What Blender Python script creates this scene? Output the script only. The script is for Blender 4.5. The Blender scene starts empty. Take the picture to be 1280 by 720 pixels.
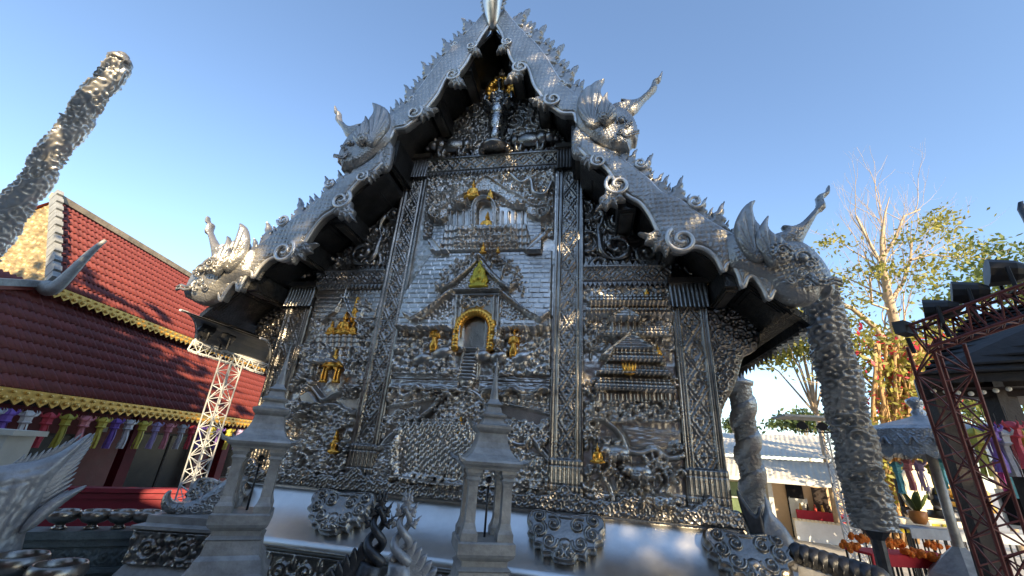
import bpy, bmesh, math, random
import numpy as np
from mathutils import Vector, Matrix
random.seed(7); RNG = np.random.default_rng(11)
S = bpy.context.scene; COL = S.collection
R = math.radians
# ------------------------------------------------------------------ camera
CAM = np.array([2.15, -7.0, 2.70]); YAW, PITCH, ROLL, FPX = -0.2103, 0.3881, 0.0732, 505.84
def _axes():
    F = np.array([math.sin(YAW)*math.cos(PITCH), math.cos(YAW)*math.cos(PITCH), math.sin(PITCH)])
    r = np.array([math.cos(YAW), -math.sin(YAW), 0.0]); u = np.cross(r, F)
    c, s = math.cos(ROLL), math.sin(ROLL)
    return F, r*c+u*s, -r*s+u*c
CF, CR, CU = _axes()
cd = bpy.data.cameras.new('camera'); cam = bpy.data.objects.new('camera', cd); COL.objects.link(cam)
cd.sensor_width = 36.0; cd.lens = FPX/1280*36.0; cd.clip_start = 0.05; cd.clip_end = 2000
m = Matrix.Identity(4)
for i in range(3):
    m[i][0], m[i][1], m[i][2], m[i][3] = CR[i], CU[i], -CF[i], CAM[i]
cam.matrix_world = m; S.camera = cam
# ------------------------------------------------------------------ light
SUN_EL = R(23.0); SUN_AZ = math.atan2(0.50, -0.866)          # clockwise from +Y
w = bpy.data.worlds.new('World'); S.world = w; w.use_nodes = True
nt = w.node_tree; bg = nt.nodes['Background']
sky = nt.nodes.new('ShaderNodeTexSky'); sky.sky_type = 'NISHITA'; sky.sun_disc = False
sky.sun_elevation = SUN_EL; sky.sun_rotation = SUN_AZ; sky.altitude = 300; sky.air_density = 1.0; sky.dust_density = 0.35; sky.ozone_density = 1.8
nt.links.new(sky.outputs[0], bg.inputs[0]); bg.inputs[1].default_value = 0.145
sl = bpy.data.lights.new('sun', 'SUN'); sun = bpy.data.objects.new('sun', sl); COL.objects.link(sun)
sl.energy = 5.0; sl.angle = R(0.53); sl.color = (1.0, 0.78, 0.48)
SUNV = Vector((math.sin(SUN_AZ)*math.cos(SUN_EL), math.cos(SUN_AZ)*math.cos(SUN_EL), math.sin(SUN_EL)))
sun.rotation_euler = SUNV.to_track_quat('Z', 'Y').to_euler(); sun.location = (20, -30, 30)
S.view_settings.view_transform = 'Standard'; S.view_settings.look = 'None'; S.view_settings.gamma = 1.0
S.view_settings.exposure = 1.35; S.view_settings.use_curve_mapping = False
# ------------------------------------------------------------------ layout helpers: a bearing and a real distance give a point of the place
def ray(u, v): return CF + CR*(u-640)/FPX - CU*(v-360)/FPX
def pd(u, v, d): return CAM + d*ray(u, v)                    # at depth d
def py(u, v, Y):
    d = ray(u, v); return CAM + d*(Y-CAM[1])/d[1]            # on a plane parallel to the facade
def xz(u, v, Y=0.0):
    q = py(u, v, Y); return (float(q[0]), float(q[2]))
def pz(u, v, Z):
    d = ray(u, v); return CAM + d*(Z-CAM[2])/d[2]
# ------------------------------------------------------------------ objects
def tag(o, label, cat, group=None, kind=None):
    if label: o['label'] = label
    if cat: o['category'] = cat
    if group: o['group'] = group
    if kind: o['kind'] = kind
    return o
def link(o, parent=None):
    COL.objects.link(o)
    if parent is not None: o.parent = parent
    return o
def thing(name, label, cat, loc=(0, 0, 0), rz=0.0, group=None):
    o = bpy.data.objects.new(name, None); link(o); o.location = [float(a) for a in loc]; o.rotation_euler[2] = rz
    o.empty_display_size = 0.2
    return tag(o, label, cat, group)
def mesh(name, V, F, mat=None, smooth=False):
    me = bpy.data.meshes.new(name)
    V = np.asarray(V, dtype=np.float64)
    if isinstance(F, np.ndarray):
        n, k = F.shape
        me.vertices.add(len(V)); me.vertices.foreach_set('co', V.ravel())
        me.loops.add(n*k); me.loops.foreach_set('vertex_index', F.astype(np.int32).ravel())
        me.polygons.add(n); me.polygons.foreach_set('loop_start', np.arange(0, n*k, k, dtype=np.int32))
        me.polygons.foreach_set('loop_total', np.full(n, k, dtype=np.int32)); me.update(calc_edges=True)
        me.validate()
    else:
        me.from_pydata([tuple(map(float, v)) for v in V], [], [tuple(map(int, f)) for f in F]); me.update()
    if smooth: me.polygons.foreach_set('use_smooth', [True]*len(me.polygons))
    if mat: me.materials.append(mat)
    return me
def obj(name, VF, mat, parent=None, smooth=False, loc=None, rz=None, label=None):
    me = VF if isinstance(VF, bpy.types.Mesh) else mesh(name, VF[0], VF[1], mat, smooth)
    o = bpy.data.objects.new(name, me); link(o, parent)
    if loc is not None: o.location = [float(a) for a in loc]
    if rz is not None: o.rotation_euler[2] = rz
    if label: o['label'] = label
    return o
def copy_tree(o, parent=None):
    c = o.copy(); link(c); c.parent = parent
    for ch in list(o.children): copy_tree(ch, c)
    return c
class MB:
    """collects shapes into one mesh"""
    def __init__(s): s.V = []; s.F = []
    def raw(s, V, F):
        b = len(s.V); s.V += [tuple(map(float, v)) for v in V]; s.F += [tuple(int(i)+b for i in f) for f in F]; return s
    def box(s, c, d, rz=0.0, taper=1.0, bev=0.0):
        x, y, z = [a/2 for a in d]; P = []
        for k, (zz, t) in enumerate(((-z, 1.0), (z, taper))):
            for a, b in ((-1, -1), (1, -1), (1, 1), (-1, 1)): P.append((a*x*t, b*y*t, zz))
        cs, sn = math.cos(rz), math.sin(rz)
        P = [(c[0]+px*cs-py_*sn, c[1]+px*sn+py_*cs, c[2]+pz_) for px, py_, pz_ in P]
        return s.raw(P, [(3, 2, 1, 0), (4, 5, 6, 7), (0, 1, 5, 4), (1, 2, 6, 5), (2, 3, 7, 6), (3, 0, 4, 7)])
    def beam(s, a, b, wd, ht, up=(0, 0, 1)):
        a, b = Vector(a), Vector(b); d = (b-a).normalized(); up = Vector(up)
        if abs(d.dot(up)) > .97: up = Vector((0, 1, 0))
        r = d.cross(up).normalized(); u = r.cross(d)
        P = []
        for q in (a, b):
            for i, j in ((-1, -1), (1, -1), (1, 1), (-1, 1)): P.append(q+r*(i*wd/2)+u*(j*ht/2))
        return s.raw(P, [(0, 1, 2, 3), (7, 6, 5, 4), (0, 4, 5, 1), (1, 5, 6, 2), (2, 6, 7, 3), (3, 7, 4, 0)])
    def tube(s, path, rad, n=8, cap=True):
        P = [Vector(q) for q in path]; k = len(P)
        if not hasattr(rad, '__len__'): rad = [rad]*k
        V = []; F = []; prev = None
        for i in range(k):
            t = (P[min(i+1, k-1)]-P[max(i-1, 0)]).normalized()
            if prev is None:
                a = Vector((0, 0, 1)) if abs(t.z) < .9 else Vector((1, 0, 0)); r = t.cross(a).normalized()
            else: r = (prev-t*prev.dot(t)).normalized()
            prev = r; u = t.cross(r)
            for j in range(n):
                an = 2*math.pi*j/n; V.append(P[i]+(r*math.cos(an)+u*math.sin(an))*rad[i])
        for i in range(k-1):
            for j in range(n):
                F.append((i*n+j, i*n+(j+1) % n, (i+1)*n+(j+1) % n, (i+1)*n+j))
        if cap: F.append(tuple(range(n-1, -1, -1))); F.append(tuple((k-1)*n+j for j in range(n)))
        return s.raw(V, F)
    def lathe(s, prof, c=(0, 0, 0), n=24, square=False, rz=0.0):
        if square: n = 4; rz += math.pi/4
        k = len(prof); V = []; F = []; q = math.sqrt(2) if square else 1
        for r, z in prof:
            for j in range(n):
                an = 2*math.pi*j/n+rz; V.append((c[0]+r*q*math.cos(an), c[1]+r*q*math.sin(an), c[2]+z))
        for i in range(k-1):
            for j in range(n): F.append((i*n+j, i*n+(j+1) % n, (i+1)*n+(j+1) % n, (i+1)*n+j))
        F.append(tuple(range(n-1, -1, -1))); F.append(tuple((k-1)*n+j for j in range(n)))
        return s.raw(V, F)
    def prism(s, poly, fn0, fn1):
        n = len(poly); V = [fn0(*q) for q in poly]+[fn1(*q) for q in poly]
        return s.raw(V, [tuple(range(n)), tuple(range(2*n-1, n-1, -1))]+[(i, i+n, (i+1) % n+n, (i+1) % n) for i in range(n)])
    def ball(s, c, r, n=10):
        if not hasattr(r, '__len__'): r = (r, r, r)
        m_ = n//2+1; V = []; F = []
        for i in range(1, m_):
            t = math.pi*i/m_
            for j in range(n):
                a = 2*math.pi*j/n; V.append((c[0]+r[0]*math.sin(t)*math.cos(a), c[1]+r[1]*math.sin(t)*math.sin(a), c[2]+r[2]*math.cos(t)))
        k = len(V); V += [(c[0], c[1], c[2]+r[2]), (c[0], c[1], c[2]-r[2])]
        for i in range(m_-2):
            for j in range(n): F.append((i*n+j, (i+1)*n+j, (i+1)*n+(j+1) % n, i*n+(j+1) % n))
        for j in range(n):
            F.append((k, j, (j+1) % n)); F.append((k+1, (m_-2)*n+(j+1) % n, (m_-2)*n+j))
        return s.raw(V, F)
    def out(s): return (s.V, s.F)
    def build(s, name, mat, parent=None, smooth=False, **k): return obj(name, (s.V, s.F), mat, parent, smooth, **k)
# ------------------------------------------------------------------ solids from outlines and from relief drawings
def inside(X, Z, poly):
    r = np.zeros(X.shape, bool); n = len(poly); j = n-1
    for i in range(n):
        xi, zi = poly[i]; xj, zj = poly[j]
        if zi != zj: r ^= ((zi > Z) != (zj > Z)) & (X < (xj-xi)*(Z-zi)/(zj-zi)+xi)
        j = i
    return r
def seg_near(PX, PZ, pts, closed=True):
    best = np.full(PX.shape, 1e9); NX = PX.copy(); NZ = PZ.copy(); n = len(pts)
    for i in range(n if closed else n-1):
        a = pts[i]; b = pts[(i+1) % n]; dx, dz = b[0]-a[0], b[1]-a[1]; L = dx*dx+dz*dz+1e-12
        t = np.clip(((PX-a[0])*dx+(PZ-a[1])*dz)/L, 0, 1); qx, qz = a[0]+t*dx, a[1]+t*dz
        d = (PX-qx)**2+(PZ-qz)**2; k = d < best
        best[k] = d[k]; NX[k] = qx[k]; NZ[k] = qz[k]
    return np.sqrt(best), NX, NZ
def spline(pts, k=6, closed=False):
    P = [np.array(q, float) for q in pts]; n = len(P); out = []
    for i in range(n if closed else n-1):
        if closed: a, b, c, d = P[i-1], P[i], P[(i+1) % n], P[(i+2) % n]
        else: a, b, c, d = P[max(i-1, 0)], P[i], P[i+1], P[min(i+2, n-1)]
        for j in range(k):
            t = j/k; out.append(0.5*((2*b)+(c-a)*t+(2*a-5*b+4*c-d)*t*t+(3*b-a-3*c+d)*t**3))
    if not closed: out.append(P[-1])
    return [tuple(q) for q in out]
def mask_solid(gx, gz, M, hf, hb, NX=None, NZ=None):
    """closed solid over the grid cells of M; hf/hb heights per grid vertex towards -Y and +Y"""
    nz, nx = M.shape; U = np.zeros((nz+1, nx+1), bool)
    U[:-1, :-1] |= M; U[1:, :-1] |= M; U[:-1, 1:] |= M; U[1:, 1:] |= M
    idx = np.full(U.shape, -1); idx[U] = np.arange(U.sum()); N = int(U.sum())
    GX, GZ = np.meshgrid(gx, gz)
    if NX is not None:
        full = np.zeros(U.shape, bool); full[1:-1, 1:-1] = M[:-1, :-1] & M[1:, :-1] & M[:-1, 1:] & M[1:, 1:]
        e = U & ~full; GX = np.where(e, NX, GX); GZ = np.where(e, NZ, GZ)
    V = np.concatenate([np.stack([GX[U], -hf[U], GZ[U]], 1), np.stack([GX[U], hb[U], GZ[U]], 1)])
    a, b, c, d = idx[:-1, :-1][M], idx[:-1, 1:][M], idx[1:, 1:][M], idx[1:, :-1][M]
    F = [np.stack([a, b, c, d], 1), np.stack([d, c, b, a], 1)+N]
    P = np.pad(M, 1)
    for (dz, dx, i0, i1) in ((-1, 0, (0, 0), (0, 1)), (1, 0, (1, 1), (1, 0)), (0, -1, (1, 0), (0, 0)), (0, 1, (0, 1), (1, 1))):
        nb = P[1+dz:1+dz+nz, 1+dx:1+dx+nx]; E = M & ~nb; zz, xx = np.nonzero(E)
        p0 = idx[zz+i0[0], xx+i0[1]]; p1 = idx[zz+i1[0], xx+i1[1]]
        F.append(np.stack([p0, p0+N, p1+N, p1], 1))
    return V, np.concatenate(F)
def inflate(poly, cell, T, edge=0.02, wd=None, relief=None, flatback=False):
    """pillow solid over an outline in (x, z); thickness T to the front, edge rim, optional relief(x, z, d)"""
    P = np.array(poly); x0, z0 = P.min(0)-cell; x1, z1 = P.max(0)+cell
    gx = np.arange(x0, x1+cell, cell); gz = np.arange(z0, z1+cell, cell)
    CX, CZ = np.meshgrid((gx[:-1]+gx[1:])/2, (gz[:-1]+gz[1:])/2); M = inside(CX, CZ, poly)
    GX, GZ = np.meshgrid(gx, gz); D, NX, NZ = seg_near(GX, GZ, list(poly))
    D = np.where(inside(GX, GZ, poly), D, 0)
    wd = wd or T; t = np.clip(D/wd, 0, 1); h = edge+T*np.sqrt(np.clip(1-(1-t)**2, 0, 1)); hb = h.copy()
    if relief is not None: h = h+relief(GX, GZ, D)*np.clip(D/(wd*.4), 0, 1)
    if flatback: hb = np.full_like(h, edge)
    return mask_solid(gx, gz, M, h, hb, NX, NZ)
def move(VF, dx=0, dy=0, dz=0, mirror=False):
    V, F = np.array(VF[0], float), np.array(VF[1])
    if mirror: V[:, 0] *= -1; F = F[:, ::-1].copy()
    return V+np.array([dx, dy, dz]), F
def hash2(i, j, k=0):
    h = np.sin(i*127.1+j*311.7+k*74.7)*43758.5453
    return h-np.floor(h)
def voro(X, Z, s, jit=.85, seed=0, per=None):
    i0, j0 = np.floor(X/s), np.floor(Z/s); best = np.full(X.shape, 9.); b2 = best.copy(); cid = np.zeros(X.shape)
    for di in (-1, 0, 1):
        for dj in (-1, 0, 1):
            i, j = i0+di, j0+dj; im = i if per is None else np.mod(i, per)
            px = (i+.5+jit*(hash2(im, j, seed)-.5)); pz_ = (j+.5+jit*(hash2(im, j, seed+3)-.5))
            d = np.hypot(X/s-px, Z/s-pz_); k = d < best
            b2 = np.where(k, best, np.minimum(b2, d)); cid = np.where(k, hash2(im, j, seed+9), cid); best = np.where(k, d, best)
    return best, b2, cid
def vnoise(X, Z, s, seed=0):
    x, z = X/s, Z/s; i, j = np.floor(x), np.floor(z); u, v = x-i, z-j; u = u*u*(3-2*u); v = v*v*(3-2*v)
    return (hash2(i, j, seed)*(1-u)+hash2(i+1, j, seed)*u)*(1-v)+(hash2(i, j+1, seed)*(1-u)+hash2(i+1, j+1, seed)*u)*v
class Relief:
    """a relief drawn as heights over a rectangle of wall"""
    def __init__(s, x0, x1, z0, z1, cell=.015):
        nx, nz = max(2, int(round((x1-x0)/cell))+1), max(2, int(round((z1-z0)/cell))+1)
        s.gx = np.linspace(x0, x1, nx); s.gz = np.linspace(z0, z1, nz); s.X, s.Z = np.meshgrid(s.gx, s.gz); s.H = np.zeros(s.X.shape); s.c = cell
    def win(s, x0, x1, z0, z1):
        i = np.searchsorted(s.gx, (x0, x1)); j = np.searchsorted(s.gz, (z0, z1)); return slice(j[0], j[1]), slice(i[0], i[1])
    def mask(s, poly, soft=0.0):
        P = np.array(poly); w_ = s.win(P[:, 0].min(), P[:, 0].max(), P[:, 1].min(), P[:, 1].max()); M = np.zeros(s.X.shape)
        if M[w_].size: M[w_] = inside(s.X[w_], s.Z[w_], poly)
        return M
    def plate(s, poly, h, fn=None, rim=0.0):
        M = s.mask(poly) > 0; v = h if fn is None else h+fn(s.X, s.Z)
        s.H = np.where(M, v, s.H)
        if rim: s.ridge(list(poly)+[poly[0]], rim, rim*.8)
    def ell(s, x, z, rx, rz, h, rot=0.0, base=None):
        r = max(rx, rz); w_ = s.win(x-r, x+r, z-r, z+r); X = s.X[w_]-x; Z = s.Z[w_]-z
        if not X.size: return
        c, n = math.cos(rot), math.sin(rot); q = ((X*c+Z*n)/rx)**2+((-X*n+Z*c)/rz)**2
        if base is None: base = float(np.median(s.H[w_]))
        v = base+h*np.sqrt(np.clip(1-q, 0, 1)); s.H[w_] = np.where(q < 1, np.maximum(s.H[w_], v), s.H[w_])
    def ridge(s, path, wd, h, base=None, taper=False):
        P = np.array(path); m_ = wd*1.2
        w_ = s.win(P[:, 0].min()-m_, P[:, 0].max()+m_, P[:, 1].min()-m_, P[:, 1].max()+m_); X = s.X[w_]; Z = s.Z[w_]
        if not X.size: return
        best = np.full(X.shape, 9.); n = len(P)
        for i in range(n-1):
            a, b = P[i], P[i+1]; dx, dz = b-a; L = dx*dx+dz*dz+1e-12; t = np.clip(((X-a[0])*dx+(Z-a[1])*dz)/L, 0, 1)
            d = np.hypot(X-a[0]-t*dx, Z-a[1]-t*dz)
            if taper: d = d/(1.02-.8*(i+t)/n)
            best = np.minimum(best, d)
        q = np.clip(1-(best/wd)**2, 0, 1)
        if base is None: s.H[w_] = s.H[w_]+h*np.sqrt(q)
        else: s.H[w_] = np.where(q > 0, np.maximum(s.H[w_], base+h*np.sqrt(q)), s.H[w_])
    def clump(s, M, sc, amp, seed=0, jit=.9):
        d, d2, cid = voro(s.X, s.Z, sc, jit, seed); s.H += M*amp*(.55+.7*cid)*np.sqrt(np.clip(1-(d/.75)**2, 0, 1))
    def scroll(s, x, z, r, turns=1.6, a0=0.0, sg=1, wd=.02, h=.03, leaf=True):
        k = int(14*turns)+4; P = []
        for i in range(k):
            t = i/(k-1); a = a0+sg*turns*2*math.pi*t; q = r*(1-.86*t); P.append((x+q*math.cos(a), z+q*math.sin(a)))
        s.ridge(P, wd, h, taper=False); s.ell(P[-1][0], P[-1][1], wd*1.7, wd*1.7, h*1.5)
        if leaf:
            for i in range(1, k//2, 2):
                a = a0+sg*turns*2*math.pi*i/(k-1); q = r*(1-.86*i/(k-1))
                s.ell(x+(q+wd*1.5)*math.cos(a), z+(q+wd*1.5)*math.sin(a), wd*1.6, wd*.8, h*.9, a+sg*.6)
    def out(s, y=0.0, back=.04):
        nz, nx = s.X.shape; M = np.ones((nz-1, nx-1), bool)
        V, F = mask_solid(s.gx, s.gz, M, s.H, np.full(s.H.shape, back)); V[:, 1] += y
        return V, F
def blob(ells, cell=.012, flat=.02):
    """one continuous figure in high relief: the union of ellipsoids (x, z, rx, rz, depth, rot) kept as a solid"""
    E = np.array([(e+(0,))[:6] for e in ells], float); r = np.maximum(E[:, 2], E[:, 3])
    gx = np.arange((E[:, 0]-r).min()-cell*2, (E[:, 0]+r).max()+cell*2, cell); gz = np.arange((E[:, 1]-r).min()-cell*2, (E[:, 1]+r).max()+cell*2, cell)
    X, Z = np.meshgrid(gx, gz); H = np.full(X.shape, -1.)
    for x, z, rx, rz, h, a in E:
        c, n = math.cos(a), math.sin(a); q = (((X-x)*c+(Z-z)*n)/rx)**2+((-(X-x)*n+(Z-z)*c)/rz)**2
        H = np.where(q < 1, np.maximum(H, h*np.sqrt(np.clip(1-q, 0, 1))), H)
    C_ = (H[:-1, :-1]+H[1:, :-1]+H[:-1, 1:]+H[1:, 1:])/4; M = C_ > -.45
    H = np.maximum(H, 0.0)
    return mask_solid(gx, gz, M, H, np.full(H.shape, flat))
# ------------------------------------------------------------------ materials
def mk(name, col, rough=.5, metal=0.0, var=.15, vs=6.0, bump=0.0, bs=40.0, kind='noise', col2=None, rvar=.1, spec=None, rnd=0.0, emit=None, dist=.02):
    M = bpy.data.materials.new(name); M.use_nodes = True; t = M.node_tree; N = t.nodes; L = t.links; b = N['Principled BSDF']
    tc = N.new('ShaderNodeTexCoord'); no = N.new('ShaderNodeTexNoise'); no.inputs['Scale'].default_value = vs; no.inputs['Detail'].default_value = 6; no.inputs['Roughness'].default_value = .65
    L.new(tc.outputs['Object'], no.inputs['Vector'])
    rp = N.new('ShaderNodeValToRGB'); rp.color_ramp.elements[0].position = .3; rp.color_ramp.elements[1].position = .7
    c1 = tuple(max(0, c*(1-var)) for c in col); c2 = col2 if col2 else tuple(min(1, c*(1+var)) for c in col)
    rp.color_ramp.elements[0].color = (*c1, 1); rp.color_ramp.elements[1].color = (*c2, 1)
    L.new(no.outputs[0], rp.inputs[0]); out = rp.outputs[0]
    if rnd:
        oi = N.new('ShaderNodeObjectInfo'); hs = N.new('ShaderNodeHueSaturation'); mr = N.new('ShaderNodeMapRange')
        mr.inputs[3].default_value = 1-rnd; mr.inputs[4].default_value = 1+rnd; L.new(oi.outputs['Random'], mr.inputs[0]); L.new(mr.outputs[0], hs.inputs['Value'])
        L.new(out, hs.inputs['Color']); out = hs.outputs[0]
    L.new(out, b.inputs['Base Color']); b.inputs['Metallic'].default_value = metal
    mr2 = N.new('ShaderNodeMapRange'); mr2.inputs[3].default_value = max(.03, rough-rvar); mr2.inputs[4].default_value = min(1, rough+rvar)
    n2 = N.new('ShaderNodeTexNoise'); n2.inputs['Scale'].default_value = vs*2.3; n2.inputs['Detail'].default_value = 4; L.new(tc.outputs['Object'], n2.inputs['Vector'])
    L.new(n2.outputs[0], mr2.inputs[0]); L.new(mr2.outputs[0], b.inputs['Roughness'])
    if spec is not None: b.inputs['Specular IOR Level'].default_value = spec
    if bump:
        bp = N.new('ShaderNodeBump'); bp.inputs['Strength'].default_value = bump; bp.inputs['Distance'].default_value = dist
        if kind == 'noise':
            x = N.new('ShaderNodeTexNoise'); x.inputs['Scale'].default_value = bs; x.inputs['Detail'].default_value = 5; o = x.outputs[0]
        else:
            x = N.new('ShaderNodeTexVoronoi'); x.inputs['Scale'].default_value = bs; o = x.outputs['Distance']
        L.new(tc.outputs['Object'], x.inputs['Vector']); L.new(o, bp.inputs['Height']); L.new(bp.outputs[0], b.inputs['Normal'])
    if emit: b.inputs['Emission Color'].default_value = (*emit[:3], 1); b.inputs['Emission Strength'].default_value = emit[3]
    return M
SILV = mk('chased_silver', (.29, .272, .25), .31, 1, .5, 1.6, .28, 34, 'voronoi', rvar=.12, dist=.012)
SILVP = mk('silver_relief', (.50, .47, .43), .33, 1, .5, 1.2, .22, 60, 'voronoi', rvar=.12, dist=.008)
SILVD = mk('tarnished_silver', (.10, .10, .10), .42, 1, .4, 2.0, .5, 26, 'voronoi', rvar=.12, dist=.015)
SILVB = mk('pale_silver', (.34, .335, .325), .38, .7, .28, 2.0, .35, 30, 'voronoi', rvar=.1, dist=.02)
RIMS = mk('worn_bright_silver', (.62, .61, .59), .40, .7, .15, 4, .15, 40, rvar=.1, dist=.01)
PLAIN = mk('brushed_silver_sheet', (.68, .665, .635), .34, 1, .14, 1.3, .12, 5, rvar=.09, dist=.03)
GOLD = mk('gilding', (1.0, .48, .09), .34, 1, .15, 14, .2, 60, rvar=.1, dist=.006)
GPAINT = mk('gold_paint', (.62, .38, .09), .42, .55, .25, 9, .3, 50, rvar=.1, dist=.008)
GREYP = mk('silver_paint_on_plaster', (.37, .36, .345), .5, .35, .42, 3.5, .4, 22, rvar=.12, dist=.01)
DARKP = mk('weathered_dark_metal', (.07, .072, .078), .42, .75, .35, 8, .4, 30, rvar=.12, dist=.01)
# ================================================================== the silver temple
A_IN, A_OUT, B_IN, B_OUT = 1.4655, 1.998, 3.491, 4.074
ZL, ZB, ZT = 2.07, 5.65, 8.34           # ledge, bay band, top band
def z_up(x): return 11.70-1.50*abs(x)
def z_lo(x): return 7.75-0.98*(abs(x)-2.1)
T = thing('silver_temple', 'dark silver temple with carved relief facade and dragon bargeboards', 'temple', (0, 0, 0))
b = MB(); G = [(-B_OUT+.02, .2), (B_OUT-.02, .2), (B_OUT-.02, z_lo(B_OUT)-.12), (2.1, z_lo(2.1)-.1), (2.1, z_up(2.1)-.1), (0, z_up(0)-.1), (-2.1, z_up(2.1)-.1), (-2.1, z_lo(2.1)-.1), (-B_OUT+.02, z_lo(B_OUT)-.12)]
b.prism(G, lambda x, z: (x, .10, z), lambda x, z: (x, 15.0, z)); b.build('wall', SILVD, T)
# roofs: upper and lower pitches, each a slab
for nm, f, xa, xb in (('upper_roof', z_up, 0.0, 2.65), ('lower_roof', z_lo, 1.95, 5.15)):
    for sg in (-1, 1):
        b = MB(); t_ = .12
        P = [(xa, f(xa)), (xb, f(xb)), (xb, f(xb)-t_), (xa, f(xa)-t_)]
        b.prism([(sg*x, z) for x, z in P], lambda x, z: (x, -.93, z), lambda x, z: (x, 15.4, z)); b.build(nm, SILVD, T)
# vertical board closing the step between the two roofs
for sg in (-1, 1):
    b = MB(); b.box((sg*2.22, 7.2, 8.1), (.12, 15.6, 1.1)); b.build('clerestory', SILVD, T)
# soffit beams that carry the bargeboards
for sg in (-1, 1):
    for x, f, wd, ht in ((.55, z_up, .26, .34), (1.18, z_up, .28, .34), (2.0, z_up, .42, .62), (2.75, z_lo, .30, .36), (3.45, z_lo, .30, .36), (4.25, z_lo, .26, .32)):
        rl = Relief(-.40, .40, -ht/2, ht/2, .02); d, d2, c = voro(rl.X, rl.Z, .07, .5, 3); rl.H = .012*np.clip(1-d*1.4, 0, 1)
        b = MB(); zc = f(x)-.12-ht/2+.05; b.box((sg*x, -.42, zc), (wd, .98, ht))
        B = b.build('soffit_beam', SILVD, T)
        b = MB(); b.box((sg*x, -.42, zc-ht/2-.012), (wd*.7, .8, .03)); b.box((sg*x, -.42, zc-ht/2-.03), (wd*.42, .7, .03)); b.build('beam_moulding', SILV, B)
    # coffer panels between the beams
    for xa, xb, f in ((.72, 1.0, z_up), (1.36, 1.74, z_up), (2.95, 3.25, z_lo), (3.65, 4.05, z_lo), (4.42, 4.95, z_lo)):
        b = MB(); sl_ = -1.5 if f is z_up else -.98
        for k, (ins, h) in enumerate(((0, .14), (.05, .165), (.09, .18))):
            P = [(xa+ins, -.86+ins), (xb-ins, -.86+ins), (xb-ins, -.1-ins), (xa+ins, -.1-ins)]
            V = [(sg*x, y, f(x)-h) for x, y in P]+[(sg*x, y, f(x)-.1) for x, y in P]
            b.raw(V, [(0, 1, 2, 3), (0, 4, 5, 1), (1, 5, 6, 2), (2, 6, 7, 3), (3, 7, 4, 0)])
        b.build('coffer', SILVD, T)
# ------------------------------------------------------------------ plinth
PROF = [(-.30, ZL+.0), (.10, ZL), (.13, ZL-.03), (.13, ZL-.10), (.10, ZL-.13), (.12, ZL-.17), (.17, ZL-.24), (.24, ZL-.36), (.33, ZL-.48), (.45, ZL-.60), (.58, ZL-.70), (.68, ZL-.76), (.73, ZL-.80), (.745, ZL-.84), (.745, ZL-.90), (.70, ZL-.92), (.70, ZL-1.40), (.78, ZL-1.43), (.80, ZL-1.55), (.92, ZL-1.6), (.92, 0.0)]
def sweep(name, prof, mat, parent, smooth=True, hx=B_OUT, y1=15.0):
    V = []; F = []; n = len(prof)
    for side in range(3):
        for o, z in prof:
            a, c = {0: ((-hx-o, -o), (hx+o, -o)), 1: ((hx+o, -o), (hx+o, y1+o)), 2: ((-hx-o, y1+o), (-hx-o, -o))}[side]
            V += [(*a, z), (*c, z)]
        q = side*2*n
        for i in range(n-1): F.append((q+2*i+2, q+2*i+3, q+2*i+1, q+2*i))
    return obj(name, (V, F), mat, parent, smooth)
sweep('plinth', PROF, PLAIN, T)
def lotus_band(x0, x1, z0, z1, kind, cell=.015, seed=0):
    r = Relief(x0, x1, z0, z1, cell); h = z1-z0; X, Z = r.X, r.Z
    if kind == 'scroll':
        n = max(1, int((x1-x0)/(h*.95))); w_ = (x1-x0)/n
        for i in range(n):
            r.scroll(x0+(i+.5)*w_, (z0+z1)/2, h*.36, 1.7, (i % 2)*math.pi, 1 if i % 2 else -1, h*.055, h*.10)
            r.ell(x0+i*w_, z0+h*.75, h*.1, h*.2, h*.1); r.ell(x0+i*w_, z0+h*.25, h*.1, h*.2, h*.1)
    r.H += .012*((Z > z1-h*.07) | (Z < z0+h*.07))
    return r
rb = lotus_band(-B_OUT-.6, B_OUT+.6, ZL-1.38, ZL-.94, 'scroll'); obj('carved_band', rb.out(-.705, .02), SILV, T, True)
# moulding line on the plinth's shoulder
for z, y, rr in ((ZL-.055, -.135, .022), (ZL-.87, -.75, .018)):
    MB().tube([(-B_OUT-.1, y, z), (B_OUT+.1, y, z)], rr, 8).build('plinth_moulding', SILV, T, True)
# lace crest along the ledge, rising at the pilasters
def crest_poly(x0, x1):
    top = []
    x = x0
    while x <= x1+1e-6:
        k = .10+.035*abs(math.sin(x*9.0))+.012*math.sin(x*37)
        for c in (-3.78, -1.73, 1.73, 3.78): k += .14*math.exp(-((x-c)/.10)**2)+.05*math.exp(-((x-c)/.28)**2)
        for c in (-2.75, 0.0, 2.75): k += .10*math.exp(-((x-c)/.22)**2)
        top.append((x, ZL-.03+k)); x += .02
    return top+[(x1, ZL-.12), (x0, ZL-.12)]
def crest_rel(X, Z, D):
    d, d2, c = voro(X, Z, .10, .4, 5); ring = np.cos(d*13)*.5+.5
    return .024*ring
obj('ledge_crest', move(inflate(crest_poly(-B_OUT-.12, B_OUT+.12), .014, .035, .012, .03, crest_rel), dy=-.16), SILV, T, True)
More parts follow.
